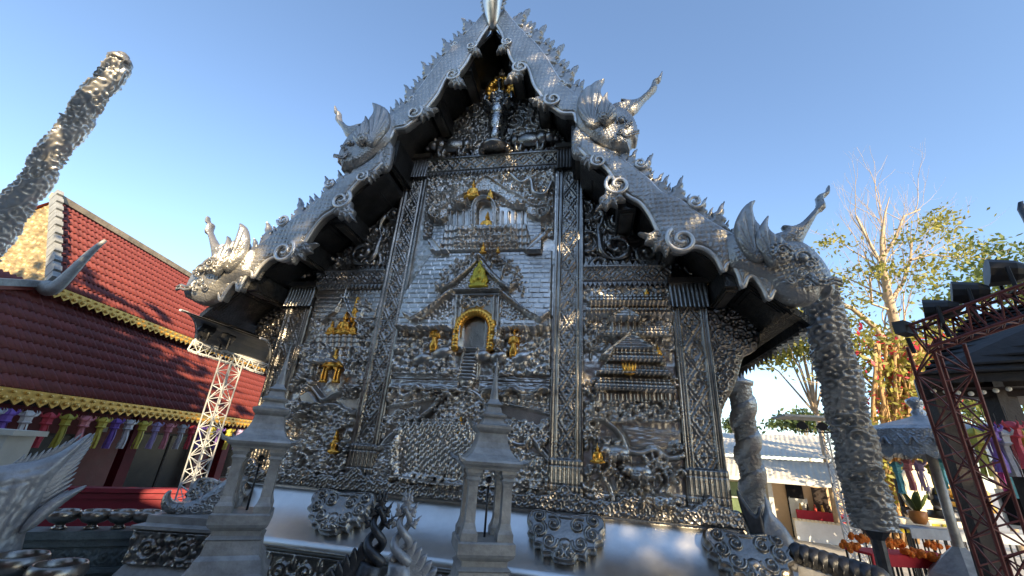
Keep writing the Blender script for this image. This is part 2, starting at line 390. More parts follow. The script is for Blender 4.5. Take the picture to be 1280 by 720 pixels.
# bib-shaped medallions on the plinth
def medallion_poly(w_, h_):
    L = [(-.50, .40), (-.42, .50), (-.25, .50), (-.10, .455), (0, .44), (.10, .455), (.25, .50), (.42, .50), (.50, .40), (.515, .22), (.46, .10), (.49, -.02), (.40, -.10), (.395, -.22), (.30, -.26), (.27, -.38), (.17, -.38), (.12, -.47), (0, -.50)]
    L = L+[(-x, z) for x, z in L[-2::-1] if (-x, z) not in L]
    seen = []
    for q in L:
        if q not in seen: seen.append(q)
    return spline([(x*w_, z*h_) for x, z in seen], 4, True)
def med_rel(w_, h_, seed):
    r = Relief(-w_*.55, w_*.55, -h_*.55, h_*.55, .008)
    for sg in (-1, 1):
        for x, z, q, a in ((.36, .34, .115, 0), (.34, .06, .10, 2), (.16, .20, .10, 1), (.19, -.14, .10, 3), (.08, -.34, .075, 2)):
            r.scroll(sg*x*w_, z*h_, q*w_, 1.35, a*sg+(math.pi if sg < 0 else 0), sg, .019, .036, False)
    r.ell(0, -.15*h_, .07*w_, .09*h_, .035); r.ell(0, .37*h_, .12*w_, .05*h_, .025)
    def f(X, Z, D):
        i = np.clip(((X-r.gx[0])/(r.gx[1]-r.gx[0])).astype(int), 0, len(r.gx)-1); j = np.clip(((Z-r.gz[0])/(r.gz[1]-r.gz[0])).astype(int), 0, len(r.gz)-1)
        rim = .018*np.exp(-((D-.028)/.014)**2)
        return np.where(D > .05, r.H[j, i], 0)+rim
    return f
for x, sc in ((-1.76, 1.0), (1.76, 1.0), (-4.12, .95), (4.12, .95)):
    mv = inflate(medallion_poly(1.08*sc, .66*sc), .008, .05, .05, .05, med_rel(1.08*sc, .66*sc, 1))
    V, F = mv; V = V.copy(); zc, yc = 1.66, -.33
    # lean with the slope of the plinth
    cs, sn = math.cos(R(-33)), math.sin(R(-33)); y0, z0 = V[:, 1].copy(), V[:, 2].copy(); V[:, 1] = y0*cs-z0*sn*-1; V[:, 2] = z0*cs+y0*sn
    V[:, 1] = y0*cs+z0*.60; V[:, 2] = z0*cs-y0*.5
    obj('medallion', (V, F), SILV, T, True, loc=(x, yc-.07, zc))
# ------------------------------------------------------------------ pilasters
def pilaster(xc, wd, z0, z1, cap_h, name='pilaster'):
    r = Relief(xc-wd/2, xc+wd/2, z0, z1, .0135); X, Z = (r.X-xc)/wd, r.Z
    bars = np.zeros(X.shape)
    for a, b_, h in ((.42, .50, .05), (.345, .40, .035), (.28, .325, .05)):
        bars = np.maximum(bars, h*((np.abs(X) > a) & (np.abs(X) < b_)))
    # pearl row between the bars
    pr = .02*np.sqrt(np.clip(1-(((np.abs(X)-.335)*wd)/.018)**2-((Z % .04-.02)/.018)**2, 0, 1)); r.H = np.maximum(bars, pr)
    per = wd*.9; n = int((z1-z0)/per); M = np.abs(X) < .27
    zz = ((Z-z0) % per)/per-.5; xx = X/.27
    dia = np.abs(xx)*.8+np.abs(zz)*1.7
    orn = .04*np.clip(np.cos(dia*9.5), 0, 1)**.7*np.clip(1.2-dia, 0, 1)+.02*(np.abs(dia-1.0) < .07)
    d, d2, c = voro(X*wd, Z, .045, .6, 2); orn = orn+.018*np.clip(1-d*1.5, 0, 1)
    r.H = r.H+M*orn
    # ribbed foot
    ft = Z < z0+.62; r.H = np.where(ft, .045+.028*np.abs(np.sin(X*26+np.sin(Z*60)*.0))*(np.abs(np.sin(Z*34)) > .16), r.H)
    P = obj(name, r.out(-.05, .14), SILV, T, True)
    # capital: fluted skirt flaring out under a stepped abacus
    b = MB(); n = 9; V = []; F = []; w2 = wd/2+.02
    for i in range(n*4+1):
        x = xc-w2+2*w2*i/(n*4); fl = .03*abs(math.sin(i/4*math.pi))
        V += [(x, -.13-fl*.3, z1+cap_h), (x, -.135-fl, z1+cap_h*.45), (x*1.0, -.16-fl*1.4, z1-.02-.03*abs(math.sin(i/4*math.pi)))]
    for i in range(n*4):
        q = 3*i; F += [(q, q+1, q+4, q+3), (q+1, q+2, q+5, q+4)]
    b.raw(V, F); b.box((xc, -.06, z1+cap_h+.05), (wd+.10, .26, .10)); b.box((xc, -.05, z1+cap_h*.5), (wd+.02, .14, cap_h))
    b.build('capital', SILV, P)
    return P
for sg in (-1, 1):
    pilaster(sg*(A_IN+A_OUT)/2, A_OUT-A_IN, ZL, ZT-.05, .50)
    pilaster(sg*(B_IN+B_OUT)/2, B_OUT-B_IN, ZL, ZB-.42, .40)
# side wall pilaster returning round the corner
for sg in (-1, 1):
    b = MB()
    for k in range(5): b.box((sg*(B_OUT+.05), .9+k*3, 3.8), (.12, .6, 3.4))
    b.build('side_pilaster', SILV, T)
# ------------------------------------------------------------------ carved bands with saw-tooth edges
def cornice(x0, x1, z0, z1, y=-.1):
    r = Relief(x0, x1, z0, z1, .0135); h = z1-z0; X, Z = r.X, (r.Z-z0)/h
    per = h*.62; xx = ((X-x0) % per)/per-.5; body = (Z > .22) & (Z < .86); zz = (Z-.54)/.32
    dia = np.abs(xx)*1.9+np.abs(zz)*.95
    r.H = body*(.035*np.clip(np.cos(dia*8), 0, 1)+.012)+.06*(Z > .88)+.035*((Z > .16) & (Z < .21))
    d, d2, c = voro(X, r.Z, .05, .6, 4); r.H += body*.012*np.clip(1-d*1.5, 0, 1)
    B = obj('cornice_band', r.out(y, .12), SILV, T, True)
    b = MB(); n = int((x1-x0)/.085); w_ = (x1-x0)/n; V = []; F = []
    for i in range(n):
        xa = x0+i*w_; q = len(b.V)
        b.raw([(xa, y-.03, z0+.03), (xa+w_, y-.03, z0+.03), (xa+w_/2, y-.05, z0-.07), (xa, y+.02, z0+.03), (xa+w_, y+.02, z0+.03), (xa+w_/2, y+.0, z0-.07)], [(0, 2, 1), (3, 4, 5), (0, 3, 5, 2), (1, 2, 5, 4)])
    b.build('saw_tooth_edge', SILVB, B)
    b = MB()
    for i in range(int((x1-x0)/.11)):
        xa = x0+(i+.5)*.11; b.raw([(xa-.05, y-.04, z1), (xa+.05, y-.04, z1), (xa, y-.03, z1+.1), (xa-.05, y+.02, z1), (xa+.05, y+.02, z1)], [(0, 1, 2), (1, 4, 2), (4, 3, 2), (3, 0, 2)])
    b.build('leaf_cresting', SILV, B)
cornice(-A_IN-.02, A_IN+.02, ZT, ZT+.42)
cornice(A_OUT, B_IN+.05, ZB, ZB+.36); cornice(-B_IN-.05, -A_OUT, ZB, ZB+.36)
# ------------------------------------------------------------------ pediment and spandrels: scrollwork
def scroll_field(poly, y, seed, rmin=.09, rmax=.24, name='scroll_panel', cell=.0135):
    P = np.array(poly); r = Relief(P[:, 0].min(), P[:, 0].max(), P[:, 1].min(), P[:, 1].max(), cell); rg = np.random.default_rng(seed); done = []
    d, d2, c = voro(r.X, r.Z, .055, .9, seed); r.H += .016*np.clip(1-d*1.3, 0, 1)
    for k in range(900):
        x = rg.uniform(P[:, 0].min(), P[:, 0].max()); z = rg.uniform(P[:, 1].min(), P[:, 1].max()); q = rmax if k < 300 else (rmin+rmax)/2 if k < 600 else rmin
        if not inside(np.array([x]), np.array([z]), poly)[0]: continue
        if any(math.hypot(x-a, z-b_) < (q+c_)*.93 for a, b_, c_ in done): continue
        done.append((x, z, q)); r.scroll(x, z, q, 1.7, rg.uniform(0, 6.3), rg.choice((-1, 1)), q*.17, q*.30)
    CX, CZ = np.meshgrid((r.gx[:-1]+r.gx[1:])/2, (r.gz[:-1]+r.gz[1:])/2); M = inside(CX, CZ, poly)
    V, F = mask_solid(r.gx, r.gz, M, r.H, np.full(r.H.shape, .06)); V = V.copy(); V[:, 1] += y
    return obj(name, (V, F), SILV, T, True)
ped = scroll_field([(-2.0, ZT+.46), (2.0, ZT+.46), (1.9, z_up(1.9)-.15), (0, z_up(0)-.15), (-1.9, z_up(1.9)-.15)], .03, 4, name='pediment')
for sg in (-1, 1):
    Q = [(2.02, ZB+.38), (3.95, ZB+.38), (3.9, z_lo(3.9)-.16), (2.15, z_lo(2.15)-.16), (2.02, 7.6)]
    scroll_field([(sg*x, z) for x, z in Q], .03, 8+sg, name='spandrel', rmax=.30)
    b = MB()
    # serpent scroll of the spandrel, raised
    for cx_, cz_, q in ((2.62, 6.42, .30),):
        pth = [(sg*(cx_-.35+.1*math.sin(i*.5)), -.06, cz_+.95-.09*i) for i in range(7)]+[(sg*(cx_+q*(1-.8*t)*math.cos(math.pi+t*9)), -.07-.04*t, cz_+q*(1-.8*t)*math.sin(math.pi+t*9)) for t in np.linspace(0, 1, 30)]
        b.tube(pth, [.05+.02*math.sin(i) for i in range(len(pth))], 8)
    b.build('serpent_scroll', SILV, T, True)
# ------------------------------------------------------------------ relief panels
def roof_plate(r, ap, bl, br, h, rows=7):
    """a pitched roof in relief: apex, eave left, eave right; tile rows step down"""
    ax, az = ap; P = [ap, br, bl]
    def f(X, Z):
        t = (az-Z)/max(1e-6, az-(bl[1]+br[1])/2); k = t*rows; return .12*t+.02*(k-np.floor(k))+.008*(((X*38)-np.floor(X*38)) < .12)
    r.plate(P, h, f); r.ridge([ap, br], .03, .03); r.ridge([ap, bl], .03, .03)
def trap_plate(r, x0, x1, z1, u0, u1, z0, h, rows=3):
    def f(X, Z):
        t = (z1-Z)/(z1-z0); k = t*rows; return .10*t+.018*(k-np.floor(k))+.012*(np.abs(np.sin(X*45)) > .85)
    r.plate([(x0, z1), (x1, z1), (u1, z0), (u0, z0)], h, f); r.ridge([(x0, z1), (x1, z1)], .02, .02); r.ridge([(u0, z0), (u1, z0)], .02, .025)
def masonry(r, poly, h, bw=.20, bh=.105, seed=0):
    M = r.mask(poly) > 0; j = np.floor(r.Z/bh); xo = r.X/bw+.5*(j % 2)+.3*hash2(j, j, 3); i = np.floor(xo)
    u, v = (xo-i)*bw, (r.Z/bh-j)*bh; g = np.minimum(np.minimum(u, bw-u), np.minimum(v, bh-v))
    zt_ = max(q[1] for q in poly); r.H = np.where(M, h+.007*np.clip(g/.02, 0, 1)+.006*hash2(i, j, seed)+.085*(zt_-r.Z), r.H)
def tree(r, x, z, R_, h, seed):
    rg = np.random.default_rng(seed); r.ridge([(x, z-R_*1.5), (x+.02, z-R_*.3)], R_*.12, h*.5)
    for k in range(26):
        a, q = rg.uniform(0, 6.3), R_*math.sqrt(rg.uniform(0, 1)); s = R_*rg.uniform(.16, .30); r.ell(x+q*math.cos(a), z+q*math.sin(a)*.85, s, s*.75, h*rg.uniform(.5, 1.0), a, base=.02)
def monk(r, x, z, s, base, rg):
    r.ell(x, z, .040*s, .062*s, .05*s, rg.uniform(-.15, .15), base=base); r.ell(x-.012*s, z-.035*s, .05*s, .03*s, .045*s, 0, base=base); r.ell(x, z+.072*s, .024*s, .028*s, .05*s, base=base+.01)
def hill(r, pts, h, wd=.03):
    r.ridge(spline(pts, 5), wd, h)
def pp(L, Y=0.0): return [xz(u, v, Y) for u, v in L]
def cloud(r, x, z, n, s, h, rg):
    for k in range(n): r.scroll(x+rg.uniform(-1, 1)*s*1.6, z+rg.uniform(-1, 1)*s*.7, s*rg.uniform(.3, .5), 1.3, rg.uniform(0, 6), rg.choice((-1, 1)), .018, h, leaf=False)
# central panel -------------------------------------------------------
r = Relief(-A_IN, A_IN, ZL, ZT, .0125); rg = np.random.default_rng(3)
r.H += .02*vnoise(r.X, r.Z, .35, 1)+.008*vnoise(r.X, r.Z, .06, 2)
full = np.ones(r.X.shape)
# carved sky: clouds and foliage to either side of the palace
top = r.mask(pp([(536, 222), (694, 213), (692, 300), (640, 285), (560, 290), (530, 300)])); r.clump(top, .075, .06, 1); r.clump(top, .04, .014, 6)
serp = lambda L, wd, h: r.ridge(spline(pp(L), 6), wd, h, base=.05)
serp([(640, 222), (652, 232), (664, 228), (668, 244), (682, 246), (690, 232)], .055, .07)
for u, v in ((560, 246), (548, 268), (570, 262)): cloud(r, *xz(u, v), 5, .22, .05, rg)
# masonry walls of the city
masonry(r, pp([(540, 318), (690, 315), (689, 415), (500, 415), (508, 372)]), .03)
masonry(r, pp([(545, 275), (562, 272), (562, 318), (541, 318)]), .07, .16, .09); masonry(r, pp([(660, 270), (678, 268), (678, 318), (660, 318)]), .07, .16, .09)
# palace in clouds: lobed canopy, niche, wings, platform
can = pp([(540, 275), (546, 263), (556, 266), (566, 258), (578, 252), (588, 247), (596, 238), (604, 230), (611, 227), (618, 231), (627, 237), (636, 243), (646, 248), (655, 253), (664, 262), (675, 264), (686, 262), (689, 273), (678, 280), (664, 276), (655, 268), (640, 262), (628, 252), (610, 246), (592, 254), (578, 264), (566, 274), (552, 283)])
r.plate(spline(can, 4, True), .12, lambda X, Z: .03*vnoise(X, Z, .12, 4)+.012*(.5+.5*np.cos(voro(X, Z, .11, .7, 8)[0]*12))); r.ridge(spline(can+[can[0]], 4), .03, .05)
for u, v, q in ((549, 276, .13), (680, 272, .15), (575, 262, .08), (650, 262, .08)): r.scroll(*xz(u, v), q, 1.6, 1, 1 if u < 600 else -1, .025, .06)
r.plate(pp([(562, 268), (594, 262), (594, 290), (562, 294)]), .06); r.plate(pp([(624, 260), (660, 266), (660, 288), (624, 288)]), .06)
for u in (566, 573, 581, 589, 629, 637, 645, 654): r.ridge([xz(u, 268), xz(u, 288)], .022, .05)
arch = [xz(608+15*math.cos(a), 268-16*math.sin(a) if a < math.pi and a > 0 else 268) for a in np.linspace(0, math.pi, 14)]
nic = [xz(593, 292)]+arch[::-1]+[xz(623, 292)]
r.plate(nic, .14); r.ridge(nic, .04, .06); nin = [xz(598, 292)]+[xz(608+10*math.cos(a), 268-11*math.sin(a)) for a in np.linspace(math.pi, 0, 14)]+[xz(618, 292)]; r.plate(nin, .03); r.ridge(nin, .02, .05)
for k, (v0, v1) in enumerate(((289, 296), (296, 303), (303, 310), (310, 316))):
    r.plate(pp([(560-k*2, v0), (660+k*2, v0-2), (660+k*2, v1-2), (560-k*2, v1)]), .17-.035*k, lambda X, Z: .02*np.abs(np.sin(X*30)))
r.clump(r.mask(pp([(575, 291), (645, 291), (650, 312), (570, 312)])), .05, .05, 8)
r.plate(pp([(537, 304), (545, 303), (556, 318), (548, 319)]), .13, None, .015); r.plate(pp([(678, 296), (684, 298), (662, 317), (656, 317)]), .13, None, .015)
# trees behind the gable
for u, v, q in ((562, 345, .20), (575, 335, .17), (630, 333, .2), (643, 345, .2), (590, 326, .14), (616, 324, .14), (553, 362, .16), (655, 360, .15)): tree(r, *xz(u, v), q, .12, int(u))
# gable with tiered roofs and the gilded arch
ap = xz(602, 328)
body = pp([(572, 366), (628, 366), (628, 440), (566, 440)]); r.plate(body, .10)
r.plate(pp([(602, 332), (632, 368), (568, 368)]), .13, lambda X, Z: .02*np.clip(1-voro(X, Z, .05)[0]*1.4, 0, 1))
r.ridge(pp([(602, 328), (585, 345), (570, 358), (556, 366), (551, 362)]), .055, .12); r.ridge(pp([(602, 328), (615, 345), (628, 358), (640, 366), (646, 360)]), .055, .12)
r.plate(pp([(566, 372), (570, 400), (560, 405), (528, 402), (545, 388)]), .10, lambda X, Z: .02*np.clip(1-voro(X, Z, .06)[0]*1.4, 0, 1)); r.plate(pp([(630, 372), (650, 388), (676, 403), (640, 405), (628, 400)]), .10, lambda X, Z: .02*np.clip(1-voro(X, Z, .06)[0]*1.4, 0, 1))
r.ridge(pp([(567, 370), (550, 384), (536, 396), (522, 403), (514, 398)]), .05, .12); r.ridge(pp([(630, 370), (648, 386), (662, 397), (678, 404), (687, 397)]), .05, .12)
for v in (367, 373): r.ridge(pp([(570, v), (630, v-1)]), .03, .05)
for u in (574, 580, 606+14, 626): r.ridge([xz(u, 376), xz(u-3, 436)], .035, .06)
r.plate(pp([(578, 436)])+[xz(594+14*math.cos(a), 404-16*math.sin(a)) for a in np.linspace(math.pi, 0, 12)]+pp([(607, 436)]), .0)
for u, v in ((585, 383), (604, 383)): r.scroll(*xz(u, v), .12, 1.4, 0, 1, .02, .04)
# bushes, boulders, the stair
M = r.mask(pp([(498, 412), (566, 412), (570, 470), (490, 470)])); r.clump(M, .11, .09, 12); r.clump(M, .05, .014, 13)
M = r.mask(pp([(622, 412), (689, 412), (688, 470), (616, 470)])); r.clump(M, .12, .09, 14); r.clump(M, .05, .014, 15)
for u, v, a, b_ in ((556, 442, .22, .13), (606, 446, .16, .12), (625, 447, .18, .12), (530, 450, .2, .12), (655, 448, .2, .13)): r.ell(*xz(u, v), a, b_, .10, .2, base=.05)
for k in range(9):
    v = 438+k*4.4; w_ = 7+k*.35; c_ = 590-k*.6; r.plate(pp([(c_-w_, v), (c_+w_, v), (c_+w_, v+3.4), (c_-w_, v+3.4)]), .06+.012*k)
r.ridge(pp([(581, 438), (575, 475)]), .03, .06); r.ridge(pp([(599, 438), (597, 475)]), .03, .06); r.ell(*xz(585, 479), .15, .11, .12)
# terraces
for k, (v0, v1) in enumerate(((468, 474), (475, 481), (481, 487))):
    r.plate(pp([(493-k*1.5, v0), (575, v0+2), (575, v1+2), (492-k*1.5, v1)]), .05+.02*k, lambda X, Z: .012*vnoise(X*.3, Z, .02)); r.plate(pp([(600, v0+2), (688, v0+6), (688, v1+6), (600, v1+2)]), .05+.02*k, lambda X, Z: .012*vnoise(X*.3, Z, .02))
def wavy(L, wd, h):
    q = spline(pp(L), 6); r.ridge(q, wd, h)
wavy([(489, 500), (498, 486), (506, 495), (516, 493), (526, 484), (536, 494), (548, 488), (558, 489), (568, 496)], .05, .09)
wavy([(605, 492), (618, 488), (630, 494), (642, 486), (654, 494), (668, 494), (680, 486), (688, 490)], .05, .09)
M = r.mask(pp([(489, 492), (560, 490), (556, 502), (487, 508)])); r.clump(M, .06, .05, 20); M = r.mask(pp([(610, 494), (688, 494), (688, 516), (612, 503)])); r.clump(M, .06, .05, 21)
r.ridge(pp([(486, 510), (520, 503), (552, 496)]), .035, .05); r.ridge(pp([(608, 500), (645, 508), (688, 518)]), .035, .05)
r.plate(pp([(486, 511), (548, 498), (535, 520), (482, 530)]), .03); r.plate(pp([(612, 503), (688, 520), (688, 545), (632, 520)]), .03)
# central mound of trees, rows of listening monks
mound = pp([(536, 540), (545, 515), (558, 497), (575, 489), (592, 492), (604, 505), (612, 525), (614, 545)]); M = r.mask(mound); r.clump(M, .075, .08, 22); r.clump(M, .04, .014, 23); wavy([(534, 520), (545, 508), (556, 496), (576, 488), (594, 491), (606, 503), (612, 520)], .05, .08)
wavy([(478, 560), (490, 545), (505, 535), (515, 525), (530, 522), (545, 512)], .05, .08); wavy([(614, 512), (630, 540), (640, 552), (655, 556), (666, 548), (675, 560), (688, 575)], .05, .08)
for a, b_ in ((482, 530), (500, 522), (515, 517), (640, 540), (660, 540), (676, 545)): tree(r, *xz(a, b_), .16, .11, int(a*3))
zc0 = xz(574, 530)[1]
for row in range(22):
    v = 532+row*3.7; half = 54*math.sqrt(max(.05, 1-((row-9)/14)**2)); cx_ = 556-row*.4; n = int(half*2/9.0)
    for i in range(n):
        u = cx_-half+(i+.5*(row % 2))*9.0+rg.uniform(-1.5, 1.5)
        x, z = xz(u, v); monk(r, x, z, 1.12, .05+.004*(22-row), rg)
M = r.mask(pp([(476, 560), (505, 545), (502, 600), (468, 600)])); r.clump(M, .055, .07, 24); r.clump(M, .13, .04, 25); M = r.mask(pp([(622, 550), (688, 575), (687, 612), (600, 605), (612, 580)])); r.clump(M, .055, .06, 26); r.clump(M, .14, .05, 27)
for k in range(60):
    u, v = rg.uniform(626, 686), rg.uniform(528, 556)
    monk(r, *xz(u, v), .8, .05, rg)
M = r.mask(pp([(466, 600), (520, 590), (600, 604), (687, 612), (687, 628), (464, 606)])); r.clump(M, .10, .04, 28)
for k in range(6): r.ridge(spline(pp([(466+k*4, 596+k*2), (490+k*10, 592+k*2), (520+k*14, 602+k), (560+k*16, 604+k)]), 5), .02, .03)
r.H *= 1.3; CP = obj('relief_panel', r.out(.0, .12), SILVP, T, True)
# side panels ---------------------------------------------------------
def side_base(sg, seed):
    x0, x1 = sorted((sg*A_OUT, sg*B_IN)); r = Relief(x0, x1, ZL, ZB, .0125); r.H += .02*vnoise(r.X, r.Z, .3, seed)+.008*vnoise(r.X, r.Z, .05, seed); return r
r = side_base(1, 5); M = r.mask(pp([(729, 358), (840, 358), (846, 440), (729, 440)])); r.clump(M, .09, .05, 31); r.clump(M, .045, .014, 32)
roofs = [((742, 826, 372, 735, 832, 384), 2), ((738, 832, 384, 732, 840, 398), 2), ((770, 830, 410, 748, 838, 424), 3)]
for u, v, q in ((745, 410, .2), (825, 412, .2), (738, 432, .16), (742, 490, .2), (836, 480, .16)): tree(r, *xz(u, v), q, .11, int(u+v))
for (a, b_, c, d, e, f), n in roofs:
    P0, P1, P2, P3 = xz(a, c), xz(b_, c), xz(e, f), xz(d, f); trap_plate(r, P0[0], P1[0], P0[1], P3[0], P2[0], P2[1], .09, n)
roof_plate(r, xz(779, 388), xz(760, 404), xz(800, 404), .14, 4)
r.plate(pp([(762, 404), (800, 404), (800, 416), (762, 416)]), .08)
for u in (766, 774, 783, 791, 798): r.ridge([xz(u, 404), xz(u, 416)], .02, .04)
roof_plate(r, xz(787, 418), xz(750, 450), xz(826, 450), .15, 6)
for (a, b_, c, d, e, f) in ((768, 818, 440, 758, 830, 456), (756, 826, 458, 746, 838, 472), (748, 834, 474, 742, 842, 492)):
    P0, P1, P2, P3 = xz(a, c), xz(b_, c), xz(e, f), xz(d, f); trap_plate(r, P0[0], P1[0], P0[1], P3[0], P2[0], P2[1], .14, 3)
r.plate(pp([(745, 492), (842, 492), (842, 502), (745, 502)]), .05, lambda X, Z: .03*(np.abs(np.sin(X*26)) > .6))
M = r.mask(pp([(730, 502), (848, 502), (850, 528), (730, 528)])); r.clump(M, .075, .08, 33); r.clump(M, .04, .014, 34)
r.plate(pp([(778, 532), (850, 540), (852, 562), (790, 558)]), .04, lambda X, Z: .01*vnoise(X*.2, Z, .02))
r.ridge(spline(pp([(734, 528), (748, 524), (764, 532), (776, 545), (784, 562), (800, 566), (818, 562), (834, 572), (852, 570)]), 6), .05, .10)
for u, v, q in ((742, 545, .24), (760, 560, .22), (770, 585, .2), (830, 590, .22), (815, 580, .2), (742, 600, .2), (800, 605, .22), (845, 560, .12)): tree(r, *xz(u, v), q, .13, int(u*2+v))
r.ridge(spline(pp([(732, 590), (748, 588), (760, 604), (766, 622), (764, 632)]), 6), .05, .09); r.ridge(spline(pp([(800, 630), (808, 618), (822, 616), (836, 600), (848, 588), (855, 592)]), 6), .05, .10)
for u, v in ((772, 566), (800, 590), (826, 625)):   # elephants
    x, z = xz(u, v); r.ell(x, z, .19, .13, .13, 0, base=.05); r.ell(x-.19, z+.03, .10, .10, .14, 0, base=.05); r.ridge([(x-.27, z), (x-.31, z-.12), (x-.27, z-.2)], .035, .08)
    for q in (-.12, -.05, .08, .15): r.ridge([(x+q, z-.05), (x+q, z-.22)], .04, .07)
M = r.mask(pp([(730, 615), (858, 620), (860, 650), (730, 640)])); r.clump(M, .09, .05, 35)
r.H *= 1.3; RP = obj('relief_panel', r.out(.0, .12), SILVP, T, True)
r = side_base(-1, 6); M = r.mask(pp([(400, 360), (483, 355), (462, 470), (376, 470)])); r.clump(M, .09, .035, 41); r.clump(M, .045, .014, 42)
masonry(r, pp([(402, 363), (482, 358), (470, 400), (396, 400)]), .02, .18, .1)
r.ridge(pp([(437, 360), (434, 375), (441, 392), (452, 408), (450, 450), (444, 462)]), .03, .06); r.ridge(pp([(432, 375), (424, 392), (405, 405), (400, 440)]), .03, .06)
for k, (v0, v1) in enumerate(((419, 424), (424, 430), (430, 436))): r.plate(pp([(402-k*2, v0), (450, v0), (450, v1), (400-k*2, v1)]), .11-.02*k, lambda X, Z: .03*(np.abs(np.sin(X*24)) > .7))
roof_plate(r, xz(411, 432), xz(392, 456), xz(430, 456), .06, 4)
for u in (396, 404, 418, 426, 438, 446): r.ridge([xz(u+3, 437), xz(u-3, 470)], .03, .06)
for u, v, q in ((458, 385, .18), (463, 420, .2), (458, 450, .2), (384, 440, .18), (382, 478, .22), (440, 490, .2), (455, 480, .18), (376, 520, .22), (400, 525, .2), (440, 530, .22), (455, 515, .16), (385, 560, .24), (435, 565, .2), (400, 580, .2), (370, 590, .2), (438, 588, .16)): tree(r, *xz(u, v), q, .12, int(u+7*v))
r.ridge(spline(pp([(368, 488), (384, 474), (398, 490), (408, 500), (424, 492), (450, 486)]), 6), .045, .09); r.ridge(spline(pp([(372, 530), (396, 512), (420, 506), (440, 515), (452, 520)]), 6), .045, .09)
r.plate(pp([(380, 497), (392, 490), (402, 505), (386, 508)]), .12); r.plate(pp([(424, 500), (456, 497), (452, 512), (436, 512)]), .05)
M = r.mask(pp([(360, 500), (460, 515), (440, 598), (340, 598)])); r.clump(M, .07, .05, 43); r.clump(M, .16, .04, 44)
r.H *= 1.3; LP = obj('relief_panel', r.out(.0, .12), SILVP, T, True)
# ------------------------------------------------------------------ gilded figures on the panels
def seated(h):      # figure of height h: lap, torso, arms, head, topknot
    return [(0, .10*h, .36*h, .10*h, .14*h), (-.2*h, .14*h, .2*h, .08*h, .15*h, .3), (.2*h, .14*h, .2*h, .08*h, .15*h, -.3), (0, .36*h, .17*h, .22*h, .11*h), (0, .50*h, .21*h, .08*h, .10*h),
            (-.2*h, .36*h, .055*h, .17*h, .10*h, -.25), (.2*h, .36*h, .055*h, .17*h, .10*h, .25), (-.1*h, .22*h, .14*h, .045*h, .13*h, .2), (.12*h, .22*h, .14*h, .045*h, .13*h, -.3), (0, .59*h, .05*h, .06*h, .09*h), (0, .70*h, .085*h, .11*h, .12*h), (0, .83*h, .05*h, .05*h, .1*h), (0, .92*h, .022*h, .09*h, .06*h)]
def standing(h):
    return [(0, .06*h, .12*h, .05*h, .08*h), (0, .28*h, .10*h, .26*h, .09*h), (-.06*h, .18*h, .07*h, .18*h, .08*h), (.06*h, .18*h, .07*h, .18*h, .08*h), (0, .56*h, .12*h, .14*h, .09*h), (0, .66*h, .15*h, .05*h, .08*h), (-.14*h, .56*h, .04*h, .13*h, .08*h, -.25), (.14*h, .56*h, .04*h, .13*h, .08*h, .25), (-.08*h, .50*h, .10*h, .03*h, .10*h, .6), (.08*h, .50*h, .10*h, .03*h, .10*h, -.6), (0, .75*h, .04*h, .05*h, .08*h), (0, .81*h, .06*h, .065*h, .10*h), (0, .90*h, .05*h, .05*h, .08*h), (0, .97*h, .02*h, .06*h, .05*h)]
def kneeling(h):
    return [(0, .12*h, .26*h, .12*h, .14*h), (.12*h, .10*h, .2*h, .08*h, .14*h, .2), (0, .40*h, .15*h, .24*h, .11*h, -.1), (-.1*h, .45*h, .14*h, .05*h, .13*h, .8), (.02*h, .56*h, .16*h, .07*h, .10*h), (0, .72*h, .09*h, .11*h, .12*h), (0, .88*h, .04*h, .12*h, .08*h)]
def pavilion(h):
    L = [(0, .88*h, .03*h, .14*h, .05*h), (0, .70*h, .09*h, .13*h, .08*h), (0, .57*h, .20*h, .07*h, .10*h), (0, .49*h, .30*h, .05*h, .10*h), (-.22*h, .55*h, .16*h, .035*h, .08*h, .7), (.22*h, .55*h, .16*h, .035*h, .08*h, -.7)]
    for x in (-.26, -.16, .16, .26): L += [(x*h, .22*h, .03*h, .25*h, .07*h), (x*h, .03*h, .06*h, .05*h, .08*h)]
    return L+[(-.12*h, .40*h, .1*h, .04*h, .07*h, .6), (.12*h, .40*h, .1*h, .04*h, .07*h, -.6)]
def stupa(h): return [(0, .82*h, .02*h, .20*h, .04*h), (0, .55*h, .045*h, .2*h, .06*h), (.01*h, .33*h, .08*h, .16*h, .07*h), (.02*h, .12*h, .10*h, .13*h, .08*h)]
def emblem(h): return [(0, .3*h, .30*h, .28*h, .06*h), (0, .55*h, .22*h, .26*h, .06*h), (0, .8*h, .10*h, .22*h, .05*h), (0, .10*h, .32*h, .10*h, .09*h), (0, .36*h, .13*h, .12*h, .10*h), (-.15*h, .3*h, .07*h, .16*h, .085*h, .3), (.15*h, .3*h, .07*h, .16*h, .085*h, -.3), (0, .62*h, .07*h, .13*h, .09*h)]
def crownlet(h): return [(0, .35*h, .45*h, .3*h, .08*h)]+[(x*h, .62*h, .09*h, .32*h, .10*h, -x*.6) for x in (-.38, -.2, 0, .2, .38)]
def put(fn, u, v, hpx, panel, name, label, y=-.09, mat=None, cell=None):
    y = y*1.3
    x, z = xz(u, v, y); h = abs(xz(u, v-hpx, y)[1]-z); ells = fn(h)
    o = obj(name, move(blob(ells, max(.007, h*.022), .05), x, y, z), mat or GOLD, panel, True, label=label); return o
put(seated, 607, 292, 28, CP, 'gilded_figure', 'golden seated buddha inside the arched niche', -.07)
put(seated, 590, 249, 24, CP, 'gilded_figure', 'small golden seated figure among the carved clouds', -.16)
put(emblem, 612, 249, 12, CP, 'gilded_figure', 'small golden leaf crest on the canopy', -.18)
